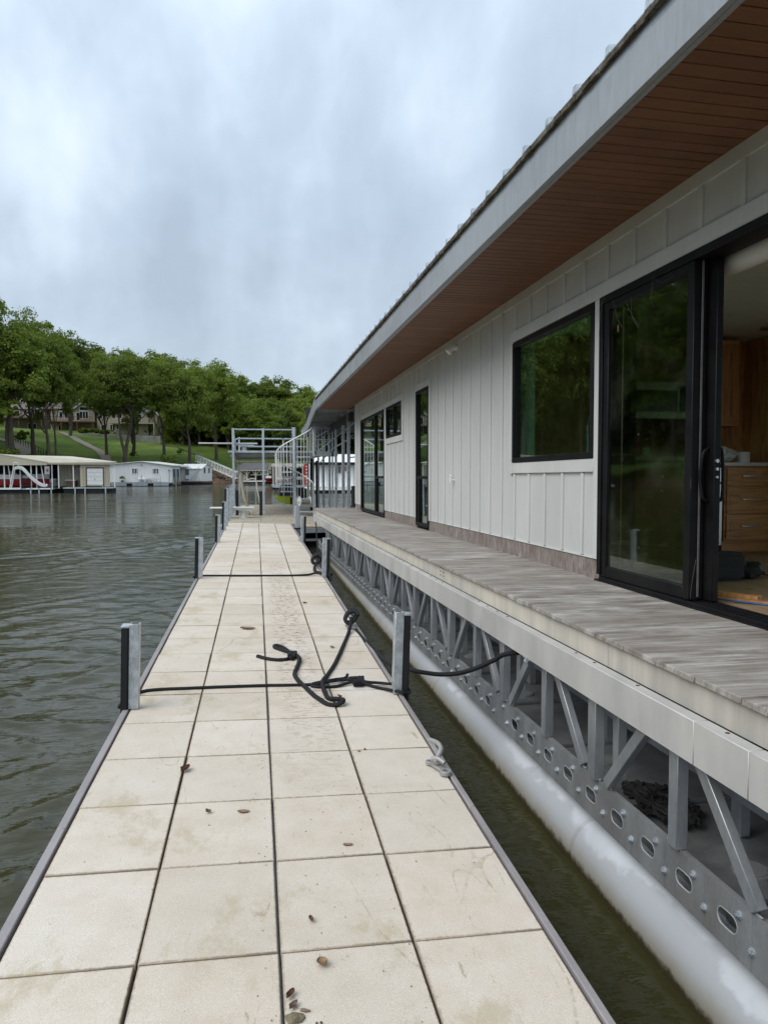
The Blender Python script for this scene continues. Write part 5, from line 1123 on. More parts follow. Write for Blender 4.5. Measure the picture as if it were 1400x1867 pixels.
# ================================================================== FAR BUILDINGS ON THE WATER
def fwin(parent, x, y, z_, w_, h_, cols=1, rows=1, fr='white_paint', arch=False, fw=.07):
    m = MB(); x0, x1, z1 = x - w_ / 2, x + w_ / 2, z_ + h_
    m.box(x0 - fw, x0, y - .06, y + .02, z_ - fw, z1 + fw).box(x1, x1 + fw, y - .06, y + .02, z_ - fw, z1 + fw).box(x0, x1, y - .06, y + .02, z_ - fw, z_).box(x0, x1, y - .06, y + .02, z1, z1 + fw)
    for c in range(1, cols): cx = x0 + w_ * c / cols; m.box(cx - fw * .4, cx + fw * .4, y - .05, y, z_, z1)
    for r in range(1, rows): cz = z_ + h_ * r / rows; m.box(x0, x1, y - .05, y, cz - fw * .4, cz + fw * .4)
    o = m.part('window', fr, parent)
    for c in range(cols): MB().box(x0 + w_ * c / cols + .02, x0 + w_ * (c + 1) / cols - .02, y - .02, y - .005, z_, z1).part('pane', 'dark_pane', o)
# --- cream boathouse
Y = 70.
bh = thing('cream_boathouse', 'cream metal boathouse with a garage door and an open boat slip', 'boathouse', IDW, (-20, Y, 0))
cx = lambda px, YY=Y: at(px, YY)
def cz_(py, YY=Y): return zat(400, py, YY)
xr, xg, xm = cx(200), cx(146), cx(94)
m = MB().box(xg, xr, Y, Y + .15, .55, 2.85).prism([(xr - .15, Y + .15, .55), (xr, Y + .15, .55), (at(196, Y + 9), Y + 9, .55), (at(195, Y + 9), Y + 9, .55)], (0, 0, 2.3)).box(xg, xg + .15, Y + .15, Y + 2.0, .55, 2.85).box(xm, xg, Y + 2.0, Y + 2.15, .55, 2.9).box(-34, xm, Y + 8.5, Y + 8.7, .5, 3.2); m.part('wall', 'cream', bh)
rb = boxmesh('wall_rib', .06, .05, 2.25, 'cream')
for k in range(26):
    x = xg + .2 + k * .1
    if x < xr and not (cx(156) < x < cx(190)) and k % 2 == 0: inst('wall_rib', rb, bh, (x, Y - .02, 1.68))
for k in range(8): inst('wall_rib', rb, bh, (xm + .2 + k * .33, Y + 1.98, 1.68))
gd = MB().box(cx(157), cx(189), Y - .06, Y - .0, 2.25, 2.36).box(cx(157), cx(158.5), Y - .06, Y, .6, 2.25).box(cx(187.6), cx(189), Y - .06, Y, .6, 2.25).part('garage_frame', 'brown_rail', bh)
for k in range(4): MB().box(cx(158.6), cx(187.5), Y - .05, Y - .01, .72 + k * .385, .72 + k * .385 + .372).part('garage_panel', 'white_paint', bh, bevel=.01)
MB().box(cx(172), cx(173), Y - .07, Y - .045, 1.2, 1.32).part('garage_handle', 'dark_in', bh)
fwin(bh, cx(128), Y + 2.0, 1.75, .85, .5, 2, 1, 'cream')
m = MB(); y1_, y2_ = Y - .25, Y + 6
A, B, C_, D = (cx(86, y1_), y1_, 2.80), (cx(213, y1_), y1_, 2.88), (cx(130, y2_), y2_, cz_(832.5, y2_)), (-46, y2_, cz_(828, y2_) + .25)
A2 = (-23.6, y1_, 3.62)
m.add([A, B, C_, D, A2], [(0, 1, 2, 3, 4)]); m.add([tuple(Vector(p) - Vector((0, 0, .09))) for p in (A, B, C_, D, A2)], [(4, 3, 2, 1, 0)])
m.add([A, B, tuple(Vector(B) - Vector((0, 0, .09))), tuple(Vector(A) - Vector((0, 0, .09)))], [(0, 1, 2, 3)]); m.add([C_, D, (-46, Y + 13, 2.7), (at(205, Y + 12), Y + 12, 2.7), B], [(0, 1, 2, 3), (0, 3, 4)]); m.part('roof', 'cream_roof', bh)
m = MB().prism([(A[0], y1_ - .05, 2.55), (A[0], y1_ - .05, 2.82), A2[:1] + (y1_ - .05, 3.64), (-33, y1_ - .05, 2.7), (-33, y1_ - .05, 2.55)], (0, .12, 0)).part('gable_front', 'cream', bh)
MB().prism([(-33.2, y1_ - .08, 2.75), (-23.6, y1_ - .08, 3.70), (A[0] + .05, y1_ - .08, 2.86), (A[0] + .05, y1_ - .08, 2.80), (-23.6, y1_ - .08, 3.62), (-33.2, y1_ - .08, 2.68)], (0, .06, 0)).part('gable_trim', 'cream_roof', bh)
MB().box(A[0], xr + .5, y1_ + .02, y1_ + .1, 2.62, 2.74).part('eave_beam', 'cream', bh)
for px in (-20, 8, 37, 57, 67, 95, 107, 134, 209): MB().box(cx(px) - .045, cx(px) + .045, Y - .1, Y - .02, .4, 2.65).part('post', 'white_paint', bh)
MB().bar((cx(15), Y, 2.6), (cx(20), Y, .5), .06, .06).bar((cx(75), Y, 2.6), (cx(81), Y, .5), .07, .07).part('brace', 'white_paint', bh)
m = MB().box(-34, cx(100), Y - .8, Y + 8.4, .33, .42).box(cx(118), cx(209), Y - .8, Y + 1, .40, .5); m.part('deck', 'galv', bh)
for px in (60, 75, 97, 140, 158, 195): MB().box(cx(px) - .05, cx(px) + .05, Y - .86, Y - .8, -.1, .42).part('fender_post', 'galv', bh)
MB().box(-34, cx(42), Y - .86, Y - .81, .34, .5).box(cx(52), cx(100), Y - .86, Y - .81, .34, .46).part('deck_edge', 'white_metal', bh)
MB().box(-34, cx(90), Y - .7, Y + 8.3, -.3, .32).box(cx(119), cx(207), Y - .7, Y + 1, -.3, .39).box(cx(119), at(190, Y + 8), Y + 1, Y + 8, -.3, .39).box(cx(158), cx(188), Y - .75, Y - .71, -.05, .62).part('float', 'float_black', bh)
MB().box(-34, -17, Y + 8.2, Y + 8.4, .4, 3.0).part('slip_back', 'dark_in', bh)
# sign, boxes
t = thing('hanging_sign', 'small grey sign hanging under the cream boathouse eave', 'sign', IDW, (cx(88), Y - .3, 1.75)); MB().box(cx(83), cx(92), Y - .32, Y - .28, 1.72, 2.45).part('board', 'galv_dull', t); MB().box(cx(86), cx(90), Y - .335, Y - .321, 1.95, 2.2).part('print', 'red_panel', t)
t = thing('deck_box', 'pale storage box against the recessed wall of the cream boathouse', 'box', IDW, (cx(122), Y + 1.4, .5)); MB().box(cx(113), cx(131), Y + 1.2, Y + 1.9, .5, 1.1).part('body', 'rock', t, bevel=.02); MB().box(cx(112.5), cx(131.5), Y + 1.15, Y + 1.95, 1.1, 1.18).part('lid', 'white_metal', t)
# red boat
def boat(label, x0, x1, y, zb, hgt_, cA, cB, grp=None, tower=False):
    t = thing('motorboat', label, 'boat', IDW, ((x0 + x1) / 2, y, zb), grp); L_ = x1 - x0
    secs = [(0, .75, .0), (.15, .95, .0), (.5, 1., .0), (.8, .75, .12), (.95, .3, .3), (1., .04, .45)]
    for nm, mat, f0, f1, wk in (('hull', cA, 0, .62, 1.), ('hull_band', cB, .62, .78, 1.02), ('topside', 'white_paint', .78, 1., 1.0)):
        vs = []; fs = []
        for u, wd, r in secs:
            X = x0 + L_ * u; W = 1.1 * wd * wk; a = zb + (hgt_ * f0) + hgt_ * r * .4 * (f0 < .1); b = zb + hgt_ * f1 + hgt_ * r * .25
            vs += [(X, y - W * (.55 if f0 < .1 else 1), a), (X, y - W, b), (X, y + W, b), (X, y + W * (.55 if f0 < .1 else 1), a)]
        for i in range(len(secs) - 1):
            for k in range(4): fs.append((i * 4 + k, i * 4 + (k + 1) % 4, (i + 1) * 4 + (k + 1) % 4, (i + 1) * 4 + k))
        fs += [(0, 1, 2, 3), (20, 21, 22, 23)]; MB().add(vs, fs).part(nm, mat, t)
    MB().prism([(x0 + L_ * .35, y - .8, zb + hgt_), (x0 + L_ * .62, y - .8, zb + hgt_), (x0 + L_ * .52, y - .75, zb + hgt_ * 1.35)], (0, 1.6, 0)).part('windscreen', 'dark_pane', t)
    if tower: MB().tube(smooth_path([(x0 + L_ * .45, y - .95, zb + hgt_), (x0 + L_ * .5, y - .9, zb + hgt_ * 1.7), (x0 + L_ * .5, y, zb + hgt_ * 1.85), (x0 + L_ * .5, y + .9, zb + hgt_ * 1.7), (x0 + L_ * .45, y + .95, zb + hgt_)], 5), .06, 6).box(x0 + L_ * .35, x0 + L_ * .6, y - .8, y + .8, zb + hgt_ * 1.8, zb + hgt_ * 1.88).part('tower', 'float_black', t)
boat('red and white wakeboard boat on a lift in the cream boathouse slip', cx(-45, 72), cx(90, 72), 72, .62, 1.05, 'white_paint', 'red_paint', tower=True)
for o_ in bpy.data.objects:
    if o_.name.startswith('hull') and o_.parent and o_.parent.get('label', '').startswith('red and white wake'):
        o_.data.materials[0] = M('red_paint' if o_.name.startswith('hull') and 'band' not in o_.name else 'white_paint')
boat('small white runabout behind the water slide', cx(70, 73), cx(112, 73), 73, .5, .75, 'white_paint', 'galv')
t = thing('water_slide', 'white water slide curving down to the edge of the cream boathouse deck', 'slide', IDW, (cx(60), Y - .5, .5))
P = smooth_path([(cx(31), Y - .5, 2.3), (cx(37), Y - .5, 2.36), (cx(45), Y - .5, 2.25), (cx(56), Y - .5, 1.65), (cx(68), Y - .5, 1.1), (cx(78), Y - .5, .78), (cx(87), Y - .5, .72)], 5)
m = MB(); vs = []; fs = []
for p in P: vs += [(p.x, p.y - .28, p.z + .1), (p.x, p.y - .26, p.z - .16), (p.x, p.y + .26, p.z - .16), (p.x, p.y + .28, p.z + .1), (p.x, p.y + .22, p.z + .1), (p.x, p.y + .2, p.z - .08), (p.x, p.y - .2, p.z - .08), (p.x, p.y - .22, p.z + .1)]
for i in range(len(P) - 1):
    for k in range(8): fs.append((i * 8 + k, i * 8 + (k + 1) % 8, (i + 1) * 8 + (k + 1) % 8, (i + 1) * 8 + k))
m.add(vs, fs).part('chute', 'white_paint', t)
MB().tube([(cx(22), Y - .75, .45), (cx(30), Y - .75, 2.3)], .05, 6).tube([(cx(22), Y - .3, .45), (cx(30), Y - .3, 2.3)], .05, 6).tube(smooth_path([(cx(29), Y - .75, 2.2), (cx(31), Y - .75, 2.75), (cx(38), Y - .75, 2.7), (cx(38), Y - .75, 2.3)], 4), .035, 6).part('ladder_rail', 'white_paint', t)
for k in range(6): MB().bar((cx(22 + 1.35 * k + 1), Y - .75, .7 + .3 * k), (cx(22 + 1.35 * k + 1), Y - .3, .7 + .3 * k), .05, .03).part('rung', 'white_paint', t)
for k in range(4): MB().box(cx(43), cx(56), Y - .62, Y - .58, .62 + k * .33, .70 + k * .33).part('brace_bar', 'float_black', t)
MB().box(cx(42.5), cx(44), Y - .6, Y - .5, .45, 1.9).box(cx(55), cx(56.5), Y - .6, Y - .5, .45, 1.6).part('support', 'float_black', t)
# --- white boathouse
Y = 96.
wb = thing('white_boathouse', 'long white ribbed metal boathouse with two small windows and chairs in front', 'boathouse', IDW, (at(258, Y), Y, 0))
x0_, x1_, xp, xs = at(200, Y), at(313, Y), at(258, Y), at(328, Y + 5)
e0, e1, pk = zat(200, 847.5, Y), zat(313, 849.5, Y), zat(258, 842.5, Y)
MB().prism([(x0_, Y, .5), (x1_, Y, .5), (x1_, Y, e1), (xp, Y, pk), (x0_, Y, e0)], (0, .2, 0)).part('wall', 'white_metal', wb)
MB().prism([(x1_, Y + .2, .5), (xs, Y + 5, .5), (xs, Y + 5, e1), (x1_, Y + .2, e1)], (-.15, 0, 0)).part('side_wall', 'white_metal', wb)
k = 0
x = x0_ + .2
while x < x1_:
    zt = e0 + (pk - e0) * (x - x0_) / (xp - x0_) if x < xp else e1 + (pk - e1) * (x1_ - x) / (x1_ - xp)
    MB().box(x - .03, x + .03, Y - .05, Y - .001, .52, zt - .03).part('wall_rib', 'white_metal', wb); x += .31
m = MB(); off = (4.2, 14, 0)
P_ = [(x0_ - .2, Y - .3, e0 + .02), (xp, Y - .3, pk + .05), (x1_ + .25, Y - .3, e1 + .02)]; Q_ = [(p[0] + 1.2, p[1] + 9, p[2]) for p in P_]
for i in (0, 1): m.add([P_[i], P_[i + 1], Q_[i + 1], Q_[i]] + [(p[0], p[1], p[2] + .08) for p in (P_[i], P_[i + 1], Q_[i + 1], Q_[i])], [(3, 2, 1, 0), (4, 5, 6, 7), (0, 1, 5, 4), (1, 2, 6, 5), (2, 3, 7, 6), (3, 0, 4, 7)])
m.part('roof', 'white_paint', wb)
for px in (246, 283.5): fwin(wb, at(px, Y), Y - .01, 1.62, .66, .62, 2, 1, 'white_metal', fw=.05)
for k in range(2):
    f0, f1 = .12 + .45 * k, .42 + .45 * k; a = Vector((x1_ + .02, Y + .2, .55)).lerp(Vector((xs + .02, Y + 5, .55)), f0); b = Vector((x1_ + .02, Y + .2, .55)).lerp(Vector((xs + .02, Y + 5, .55)), f1)
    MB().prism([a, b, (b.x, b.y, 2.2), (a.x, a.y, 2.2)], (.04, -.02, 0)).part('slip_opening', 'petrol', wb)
for k in range(5): f = .05 + k * .22; p = Vector((x1_ + .1, Y + .1, 0)).lerp(Vector((xs + .1, Y + 5, 0)), f); MB().box(p.x - .05, p.x + .05, p.y - .05, p.y + .05, .1, 1.1).part('dock_post', 'cream_roof', wb)
MB().box(x0_ - .1, x1_ + .1, Y - 1.0, Y + 4, .36, .48).part('deck', 'galv_dull', wb); MB().box(x0_, x1_, Y - .9, Y + 4, -.2, .35).part('float', 'float_black', wb)
for k in range(3): MB().box(x0_ + .3 + k * 2.6, x0_ + 2.2 + k * 2.6, Y - 1.05, Y - 1.0, .05, .35).part('float_face', 'galv_dull', wb)
MB().box(at(207.6, Y - 1), at(209, Y - 1), Y - 1, Y - .9, .4, 2.9).bar((at(202, Y - 1), Y - 1, 2.25), (at(214, Y - 1), Y - 1, 2.25), .05, .05).part('post', 'white_paint', wb)
MB().sphere((at(308, Y), Y - .15, 2.1), .12, 8, 6).box(at(307.5, Y), at(308.5, Y), Y - .1, Y, .5, 2.0).part('wall_lamp', 'galv_dull', wb)
MB().sphere((xp, Y - .15, pk - .35), .1, 8, 6).part('gable_lamp', 'galv_dull', wb)
def chair(label, x, y, z_):
    t = thing('garden_chair', label, 'chair', IDW, (x, y, z_), 'white chairs in front of the white boathouse')
    MB().box(x - .25, x + .25, y - .25, y + .25, z_ + .38, z_ + .43).part('seat', 'white_paint', t); MB().box(x - .25, x + .25, y + .2, y + .26, z_ + .43, z_ + .9).part('backrest', 'white_paint', t)
    for a in (-.23, .23):
        for b in (-.22, .22): MB().box(x + a - .025, x + a + .025, y + b - .025, y + b + .025, z_, z_ + .38).part('leg', 'white_paint', t)
chair('left white garden chair in front of the white boathouse', at(254, Y - .6), Y - .6, .48); chair('second white garden chair beside the bench', at(260.5, Y - .6), Y - .6, .48)
t = thing('garden_bench', 'white slatted bench between the chairs and the dock ladder', 'bench', IDW, (at(273, Y), Y - .6, .48)); bx0, bx1 = at(266, Y), at(280, Y)
MB().box(bx0, bx1, Y - .8, Y - .35, .86, .91).part('seat', 'white_paint', t)
for k in range(3): MB().box(bx0, bx1, Y - .38, Y - .33, 1.0 + k * .14, 1.08 + k * .14).part('back_slat', 'white_paint', t)
for x in (bx0 + .05, (bx0 + bx1) / 2, bx1 - .05): MB().box(x - .03, x + .03, Y - .8, Y - .35, .48, .86).part('leg', 'white_paint', t)
def ladder(label, x, y, z0, z1, w_=.45, mat='galv_dull'):
    t = thing('dock_ladder', label, 'ladder', IDW, (x, y, z0)); MB().tube(smooth_path([(x - w_ / 2, y, z0), (x - w_ / 2, y, z1), (x - w_ / 2, y + .3, z1)], 3), .03, 6).tube(smooth_path([(x + w_ / 2, y, z0), (x + w_ / 2, y, z1), (x + w_ / 2, y + .3, z1)], 3), .03, 6).part('rail', mat, t)
    zz = z0 + .2
    while zz < z1 - .1: MB().bar((x - w_ / 2, y, zz), (x + w_ / 2, y, zz), .04, .03).part('rung', mat, t); zz += .28
ladder('dock ladder at the right of the white boathouse deck', at(289, Y - 1), Y - 1.05, .1, 1.15)
t = thing('potted_plant', 'potted plant at the left of the white boathouse wall', 'plant', IDW, (at(224, Y), Y - .5, .48)); MB().cyl((at(224, Y), Y - .5, .48), (at(224, Y), Y - .5, .75), .16, 10, .2).part('pot', 'rock', t); inst('foliage', BUSH[1], t, (at(224, Y), Y - .5, 1.0), (0, 0, 0), (.45, .45, .4))
# --- second white boathouse
Y = 104.
t = thing('white_boathouse', 'smaller white gabled boathouse with a stair ladder and a dark window', 'boathouse', IDW, (at(360, Y), Y, 0)); w2 = t
xa, xb, xc, xd = at(322, Y), at(366, Y), at(376, Y + 2), at(386.5, Y + 4)
e_, ep = zat(360, 854, Y), zat(375, 846.5, Y + 2)
MB().box(xa, xb, Y, Y + .15, .45, e_).part('wall', 'white_metal', t)
MB().prism([(xb, Y, .45), (xd, Y + 4, .45), (xd, Y + 4, e_), (xc, Y + 2, ep), (xb, Y, e_)], (-.1, .1, 0)).part('gable_wall', 'white_metal', t)
m = MB(); m.add([(xa, Y - .25, e_ - .02), (xb + .15, Y - .25, e_ - .02), (xc + .15, Y + 2, ep + .06), (xa + .9, Y + 2, ep + .06), (xd + .2, Y + 4.3, e_ - .02), (xa + 1.6, Y + 4.3, e_ - .02)], [(0, 1, 2, 3), (3, 2, 4, 5)]); m.part('roof', 'white_paint', t, fixn=False)
fwin(t, at(341, Y), Y - .01, 1.1, .55, 1.1, 1, 1, 'white_metal', fw=.05)
for f in (.28, .68):
    p = Vector((xb + .03, Y, 1.6)).lerp(Vector((xd + .03, Y + 4, 1.6)), f); MB().prism([p, (p.x + .12, p.y + .22, 1.6), (p.x + .12, p.y + .22, 2.35), (p.x, p.y, 2.35)], (.03, -.03, 0)).part('slit_window', 'dark_pane', t)
MB().box(at(351, Y), at(352.5, Y), Y - .15, Y - .1, .5, .6).bar((at(350, Y), Y - .6, .5), (at(361, Y), Y - .1, 2.3), .08, .25).bar((at(353, Y), Y - .9, .5), (at(364, Y), Y - .2, 2.6), .04, .04).part('stair_ladder', 'galv', t)
MB().box(at(357, Y), at(365, Y), Y - .04, Y - .005, .5, 2.0).part('door', 'white_paint', t); MB().sphere((at(348, Y), Y - .1, 2.3), .1, 8, 6).part('wall_lamp', 'galv_dull', t)
MB().box(xa, xb + .1, Y - .9, Y + 4, .3, .42).part('deck', 'brown_rail', t); MB().box(xa + .1, xd, Y - .8, Y + 5, -.2, .29).part('float', 'float_black', t)
chair('white chair under the dark window of the smaller white boathouse', at(341, Y - .4), Y - .4, .42)
# --- gangway and rocks
t = thing('gangway', 'white truss gangway sloping from the lawn down to the docks', 'gangway', IDW, (at(390, 108), 108, 2))
p0 = Vector((at(357, 118), 118, zat(357, 841, 118))); p1 = Vector((at(430, 108), 108, zat(430, 873, 108))); up = Vector((0, 0, 1.0))
for s_ in (0, 1.0):
    o_ = Vector((.3 * s_, 1.1 * s_, 0)); m = MB(); m.bar(p0 + o_, p1 + o_, .10, .12).bar(p0 + o_ + up, p1 + o_ + up, .08, .08)
    for k in range(15): a = p0.lerp(p1, k / 14) + o_; m.bar(a, a + up, .05, .05); 
    for k in range(14): m.bar(p0.lerp(p1, k / 14) + o_, p0.lerp(p1, (k + 1) / 14) + o_ + up * (1 if k % 2 else 0) + Vector((0, 0, 0)), .04, .04) if k % 2 else m.bar(p0.lerp(p1, k / 14) + o_ + up, p0.lerp(p1, (k + 1) / 14) + o_, .04, .04)
    m.part('side_truss', 'white_paint', t)
MB().bar(p0 + Vector((.15, .55, 0)), p1 + Vector((.15, .55, 0)), 1.0, .06).part('walkway_deck', 'aux_plank', t)
rmesh = []
for k in range(4):
    m = MB(); rr = random.Random(k + 60); m.sphere((0, 0, 0), (.6, .5, .42), 7, 5); m.v = [tuple(c * rr.uniform(.78, 1.15) for c in v) for v in m.v]; rmesh.append(m.mesh('boulder', 'rock', smooth=False))
m = MB(); vs_all = []
rkv, rkf = [], []
for i in range(900):
    px = U(380, 720) if i % 3 else U(383, 432); Yb = U(112, 136); x = at(px, Yb); s_ = shore_d(x, Yb)
    if not (-1.2 < s_ < 5.0): continue
    me_ = rmesh[i % 4]; sc_ = U(.5, 1.25); n_ = len(rkv); ca, sa = math.cos(i), math.sin(i)
    for v in me_.vertices: rkv.append((x + (v.co.x * ca - v.co.y * sa) * sc_, Yb + (v.co.x * sa + v.co.y * ca) * sc_, H(x, Yb) + v.co.z * sc_))
    rkf += [tuple(q + n_ for q in p.vertices) for p in me_.polygons]
me = bpy.data.meshes.new('riprap'); me.from_pydata(rkv, [], rkf); me.materials.append(M('rock')); o = bpy.data.objects.new('riprap', me); COL.objects.link(o); setp(o, 'reddish brown riprap stones along the far bank', 'rocks', kind='stuff')
# --- pavilion dock
Y = 112.
t = thing('dock_pavilion', 'open boat shelter with a grey shingle roof and cream posts', 'boat shelter', IDW, (at(465, Y), Y, 0)); pv = t
a0, a1, a2 = at(436, Y), at(486, Y), at(499, Y)
zr, ze = zat(460, 843.5, Y + 3), zat(460, 855.5, Y)
m = MB(); m.add([(a0 - .4, Y - .3, ze), (a1 + .0, Y - .3, ze), (a1 + .6, Y + 3, zr), (a0 + .6, Y + 3, zr), (a1 + 1.8, Y + 6, ze), (a0 + 1.2, Y + 6, ze)], [(0, 1, 2, 3), (3, 2, 4, 5)]); m.part('roof', 'shingle', t, fixn=False)
MB().prism([(a1 + .05, Y - .3, ze - .12), (a2 + .3, Y + 4, ze - .12), (a1 + .62, Y + 2.2, zr - .05)], (.02, 0, .08)).part('gable', 'cream', t)
MB().bar((a0 - .3, Y - .2, ze - .14), (a1, Y - .2, ze - .14), .15, .2).part('eave_beam', 'cream', t)
for px in (436, 450, 466, 479, 488, 497):
    x = at(px, Y); MB().box(x - .1, x + .1, Y - .1, Y + .1, .3, ze - .1).bar((x, Y, ze - .9), (x + .6, Y, ze - .2), .1, .1).bar((x, Y, ze - .9), (x - .6, Y, ze - .2), .1, .1).part('post', 'cream', t)
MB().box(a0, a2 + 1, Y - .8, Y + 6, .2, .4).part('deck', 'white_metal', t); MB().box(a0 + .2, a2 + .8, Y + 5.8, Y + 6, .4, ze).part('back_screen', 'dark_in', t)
boat('black boat parked in the grey roofed shelter', at(457, Y + 2), at(486, Y + 2), Y + 2, .5, .9, 'float_black', 'float_black')
boat('red boat parked at the right end of the grey roofed shelter', at(484, Y - 1), at(505, Y - 1), Y - 2.0, .25, .9, 'red_paint', 'white_paint')
boat('white boat parked at the left end of the grey roofed shelter', at(438, Y + 2), at(455, Y + 2), Y + 2.4, .5, .8, 'white_paint', 'galv')
# --- open boathouse right of the stair
Y = 78.
t = thing('open_boathouse', 'open boathouse with a flat cream roof and a tall red panel, behind the spiral stair', 'boathouse', IDW, (at(535, Y), Y, 0))
b0, b1 = at(497, Y), at(567, Y)
MB().box(b0, b1, Y, Y + 6, 2.55, 2.75).box(b0 - .1, b1 + .1, Y - .12, Y, 2.45, 2.8).part('roof', 'cream_roof', t)
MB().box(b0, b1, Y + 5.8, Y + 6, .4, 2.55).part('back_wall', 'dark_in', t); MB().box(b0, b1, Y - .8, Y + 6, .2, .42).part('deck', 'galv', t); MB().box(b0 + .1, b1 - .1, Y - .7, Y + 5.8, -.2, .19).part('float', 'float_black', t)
for px in (498, 511, 524, 538, 552, 562): MB().box(at(px, Y) - .06, at(px, Y) + .06, Y - .1, Y + .05, .4, 2.5).part('post', 'cream_roof', t)
rp = MB().box(at(554, Y), at(565, Y), Y - .3, Y - .2, .45, 2.75).part('red_panel', 'red_panel', t)
for k in range(6): MB().box(at(557.5, Y), at(561.5, Y), Y - .325, Y - .301, .7 + k * .34, .86 + k * .34).part('panel_mark', 'white_paint', rp)
boat('white boat under the flat cream roof behind the spiral stair', at(505, Y), at(535, Y), Y + 1.5, .5, .7, 'white_paint', 'red_paint')
boat('dark boat under the flat cream roof left of the red panel', at(540, Y), at(559, Y), Y + 1.5, .45, .9, 'float_black', 'galv_dull')
# --- white houseboat right
Y = 66.
t = thing('white_floating_house', 'white ribbed floating house seen between the slip columns', 'boathouse', IDW, (at(620, Y), Y, 0)); wh = t
c0_, c1_ = at(573, Y), at(700, Y)
MB().box(c0_, c1_, Y, Y + .2, .55, 2.75).box(c0_, c0_ + .2, Y + .2, Y + 7, .55, 2.75).part('wall', 'white_metal', t)
x = c0_ + .2
while x < c1_: MB().box(x - .03, x + .03, Y - .04, Y - .001, .56, 2.7).part('wall_rib', 'galv', t); x += .5
m = MB().prism([(c0_ - .3, Y - .4, 2.74), (c1_, Y - .4, 2.74), (c1_, Y + 3.5, 3.55), (c0_ - .3, Y + 3.5, 3.55)], (0, 0, .1)).part('roof', 'white_paint', t)
MB().box(c0_ - .32, c1_, Y - .46, Y - .4, 2.58, 2.82).part('eave_trim', 'float_black', t)
fwin(t, at(617.5, Y), Y - .01, 1.85, .35, .55, 1, 1, 'galv_dull', fw=.06); fwin(t, at(680, Y), Y - .01, 1.6, .9, .7, 2, 1, 'galv_dull')
MB().box(at(627.5, Y), at(631, Y), Y - .05, Y - .01, 2.0, 2.35).part('plaque', 'red_panel', t)
MB().box(c0_ - .5, c1_, Y - 1.2, Y + 6, .25, .38).part('deck', 'white_metal', t); MB().box(c0_ - .4, c1_, Y - 1.1, Y + 6, -.2, .24).part('float', 'float_black', t)
# ================================================================== HILLSIDE HOUSES
Y = 150.
t = thing('retaining_wall', 'stained concrete retaining wall stepping across the lawn', 'wall', IDW, (at(200, 152), 152, H(at(200, 152), 152)))
for k in range(8):
    f0, f1 = k / 8, (k + 1) / 8; pa, pb = 114 + 140 * 1.285 * f0, 114 + 140 * 1.285 * f1; Ya, Yb = 158 - 8 * f0, 158 - 8 * f1
    za0, za1 = 808 if False else 795, 0
    xa_, xb_ = at(pa, Ya), at(pb, Yb); ta, tb_ = zat(pa, 789.5 + 6 * f0, Ya), zat(pb, 789.5 + 6 * f1, Yb)
    m = MB(); g0, g1 = min(H(xa_, Ya), zat(pa, 791 + 27 * f0, Ya)) - 1.2, min(H(xb_, Yb), zat(pb, 791 + 27 * f1, Yb)) - 1.2
    m.prism([(xa_ + .02, Ya, g0), (xb_ - .02, Yb, g1), (xb_ - .02, Yb, tb_), (xa_ + .02, Ya, ta)], (0, .4, 0)); m.part('wall_section', 'concrete', t)
MB().tube([(at(294, 150), 150.2, zat(294, 795.5, 150) + .0), (at(114, 158), 158.2, zat(114, 789.5, 158))], .06, 4).part('coping', 'concrete', t)
o = MB().box(at(112, 158) - 3, at(294, 151), 158, 172, 5, 9.4).top('house_terrace', 'hillside', 'grassed terrace held by the retaining wall', 'terrace', IDW, (at(200, 160), 160, 9), kind='structure'); del o['category']
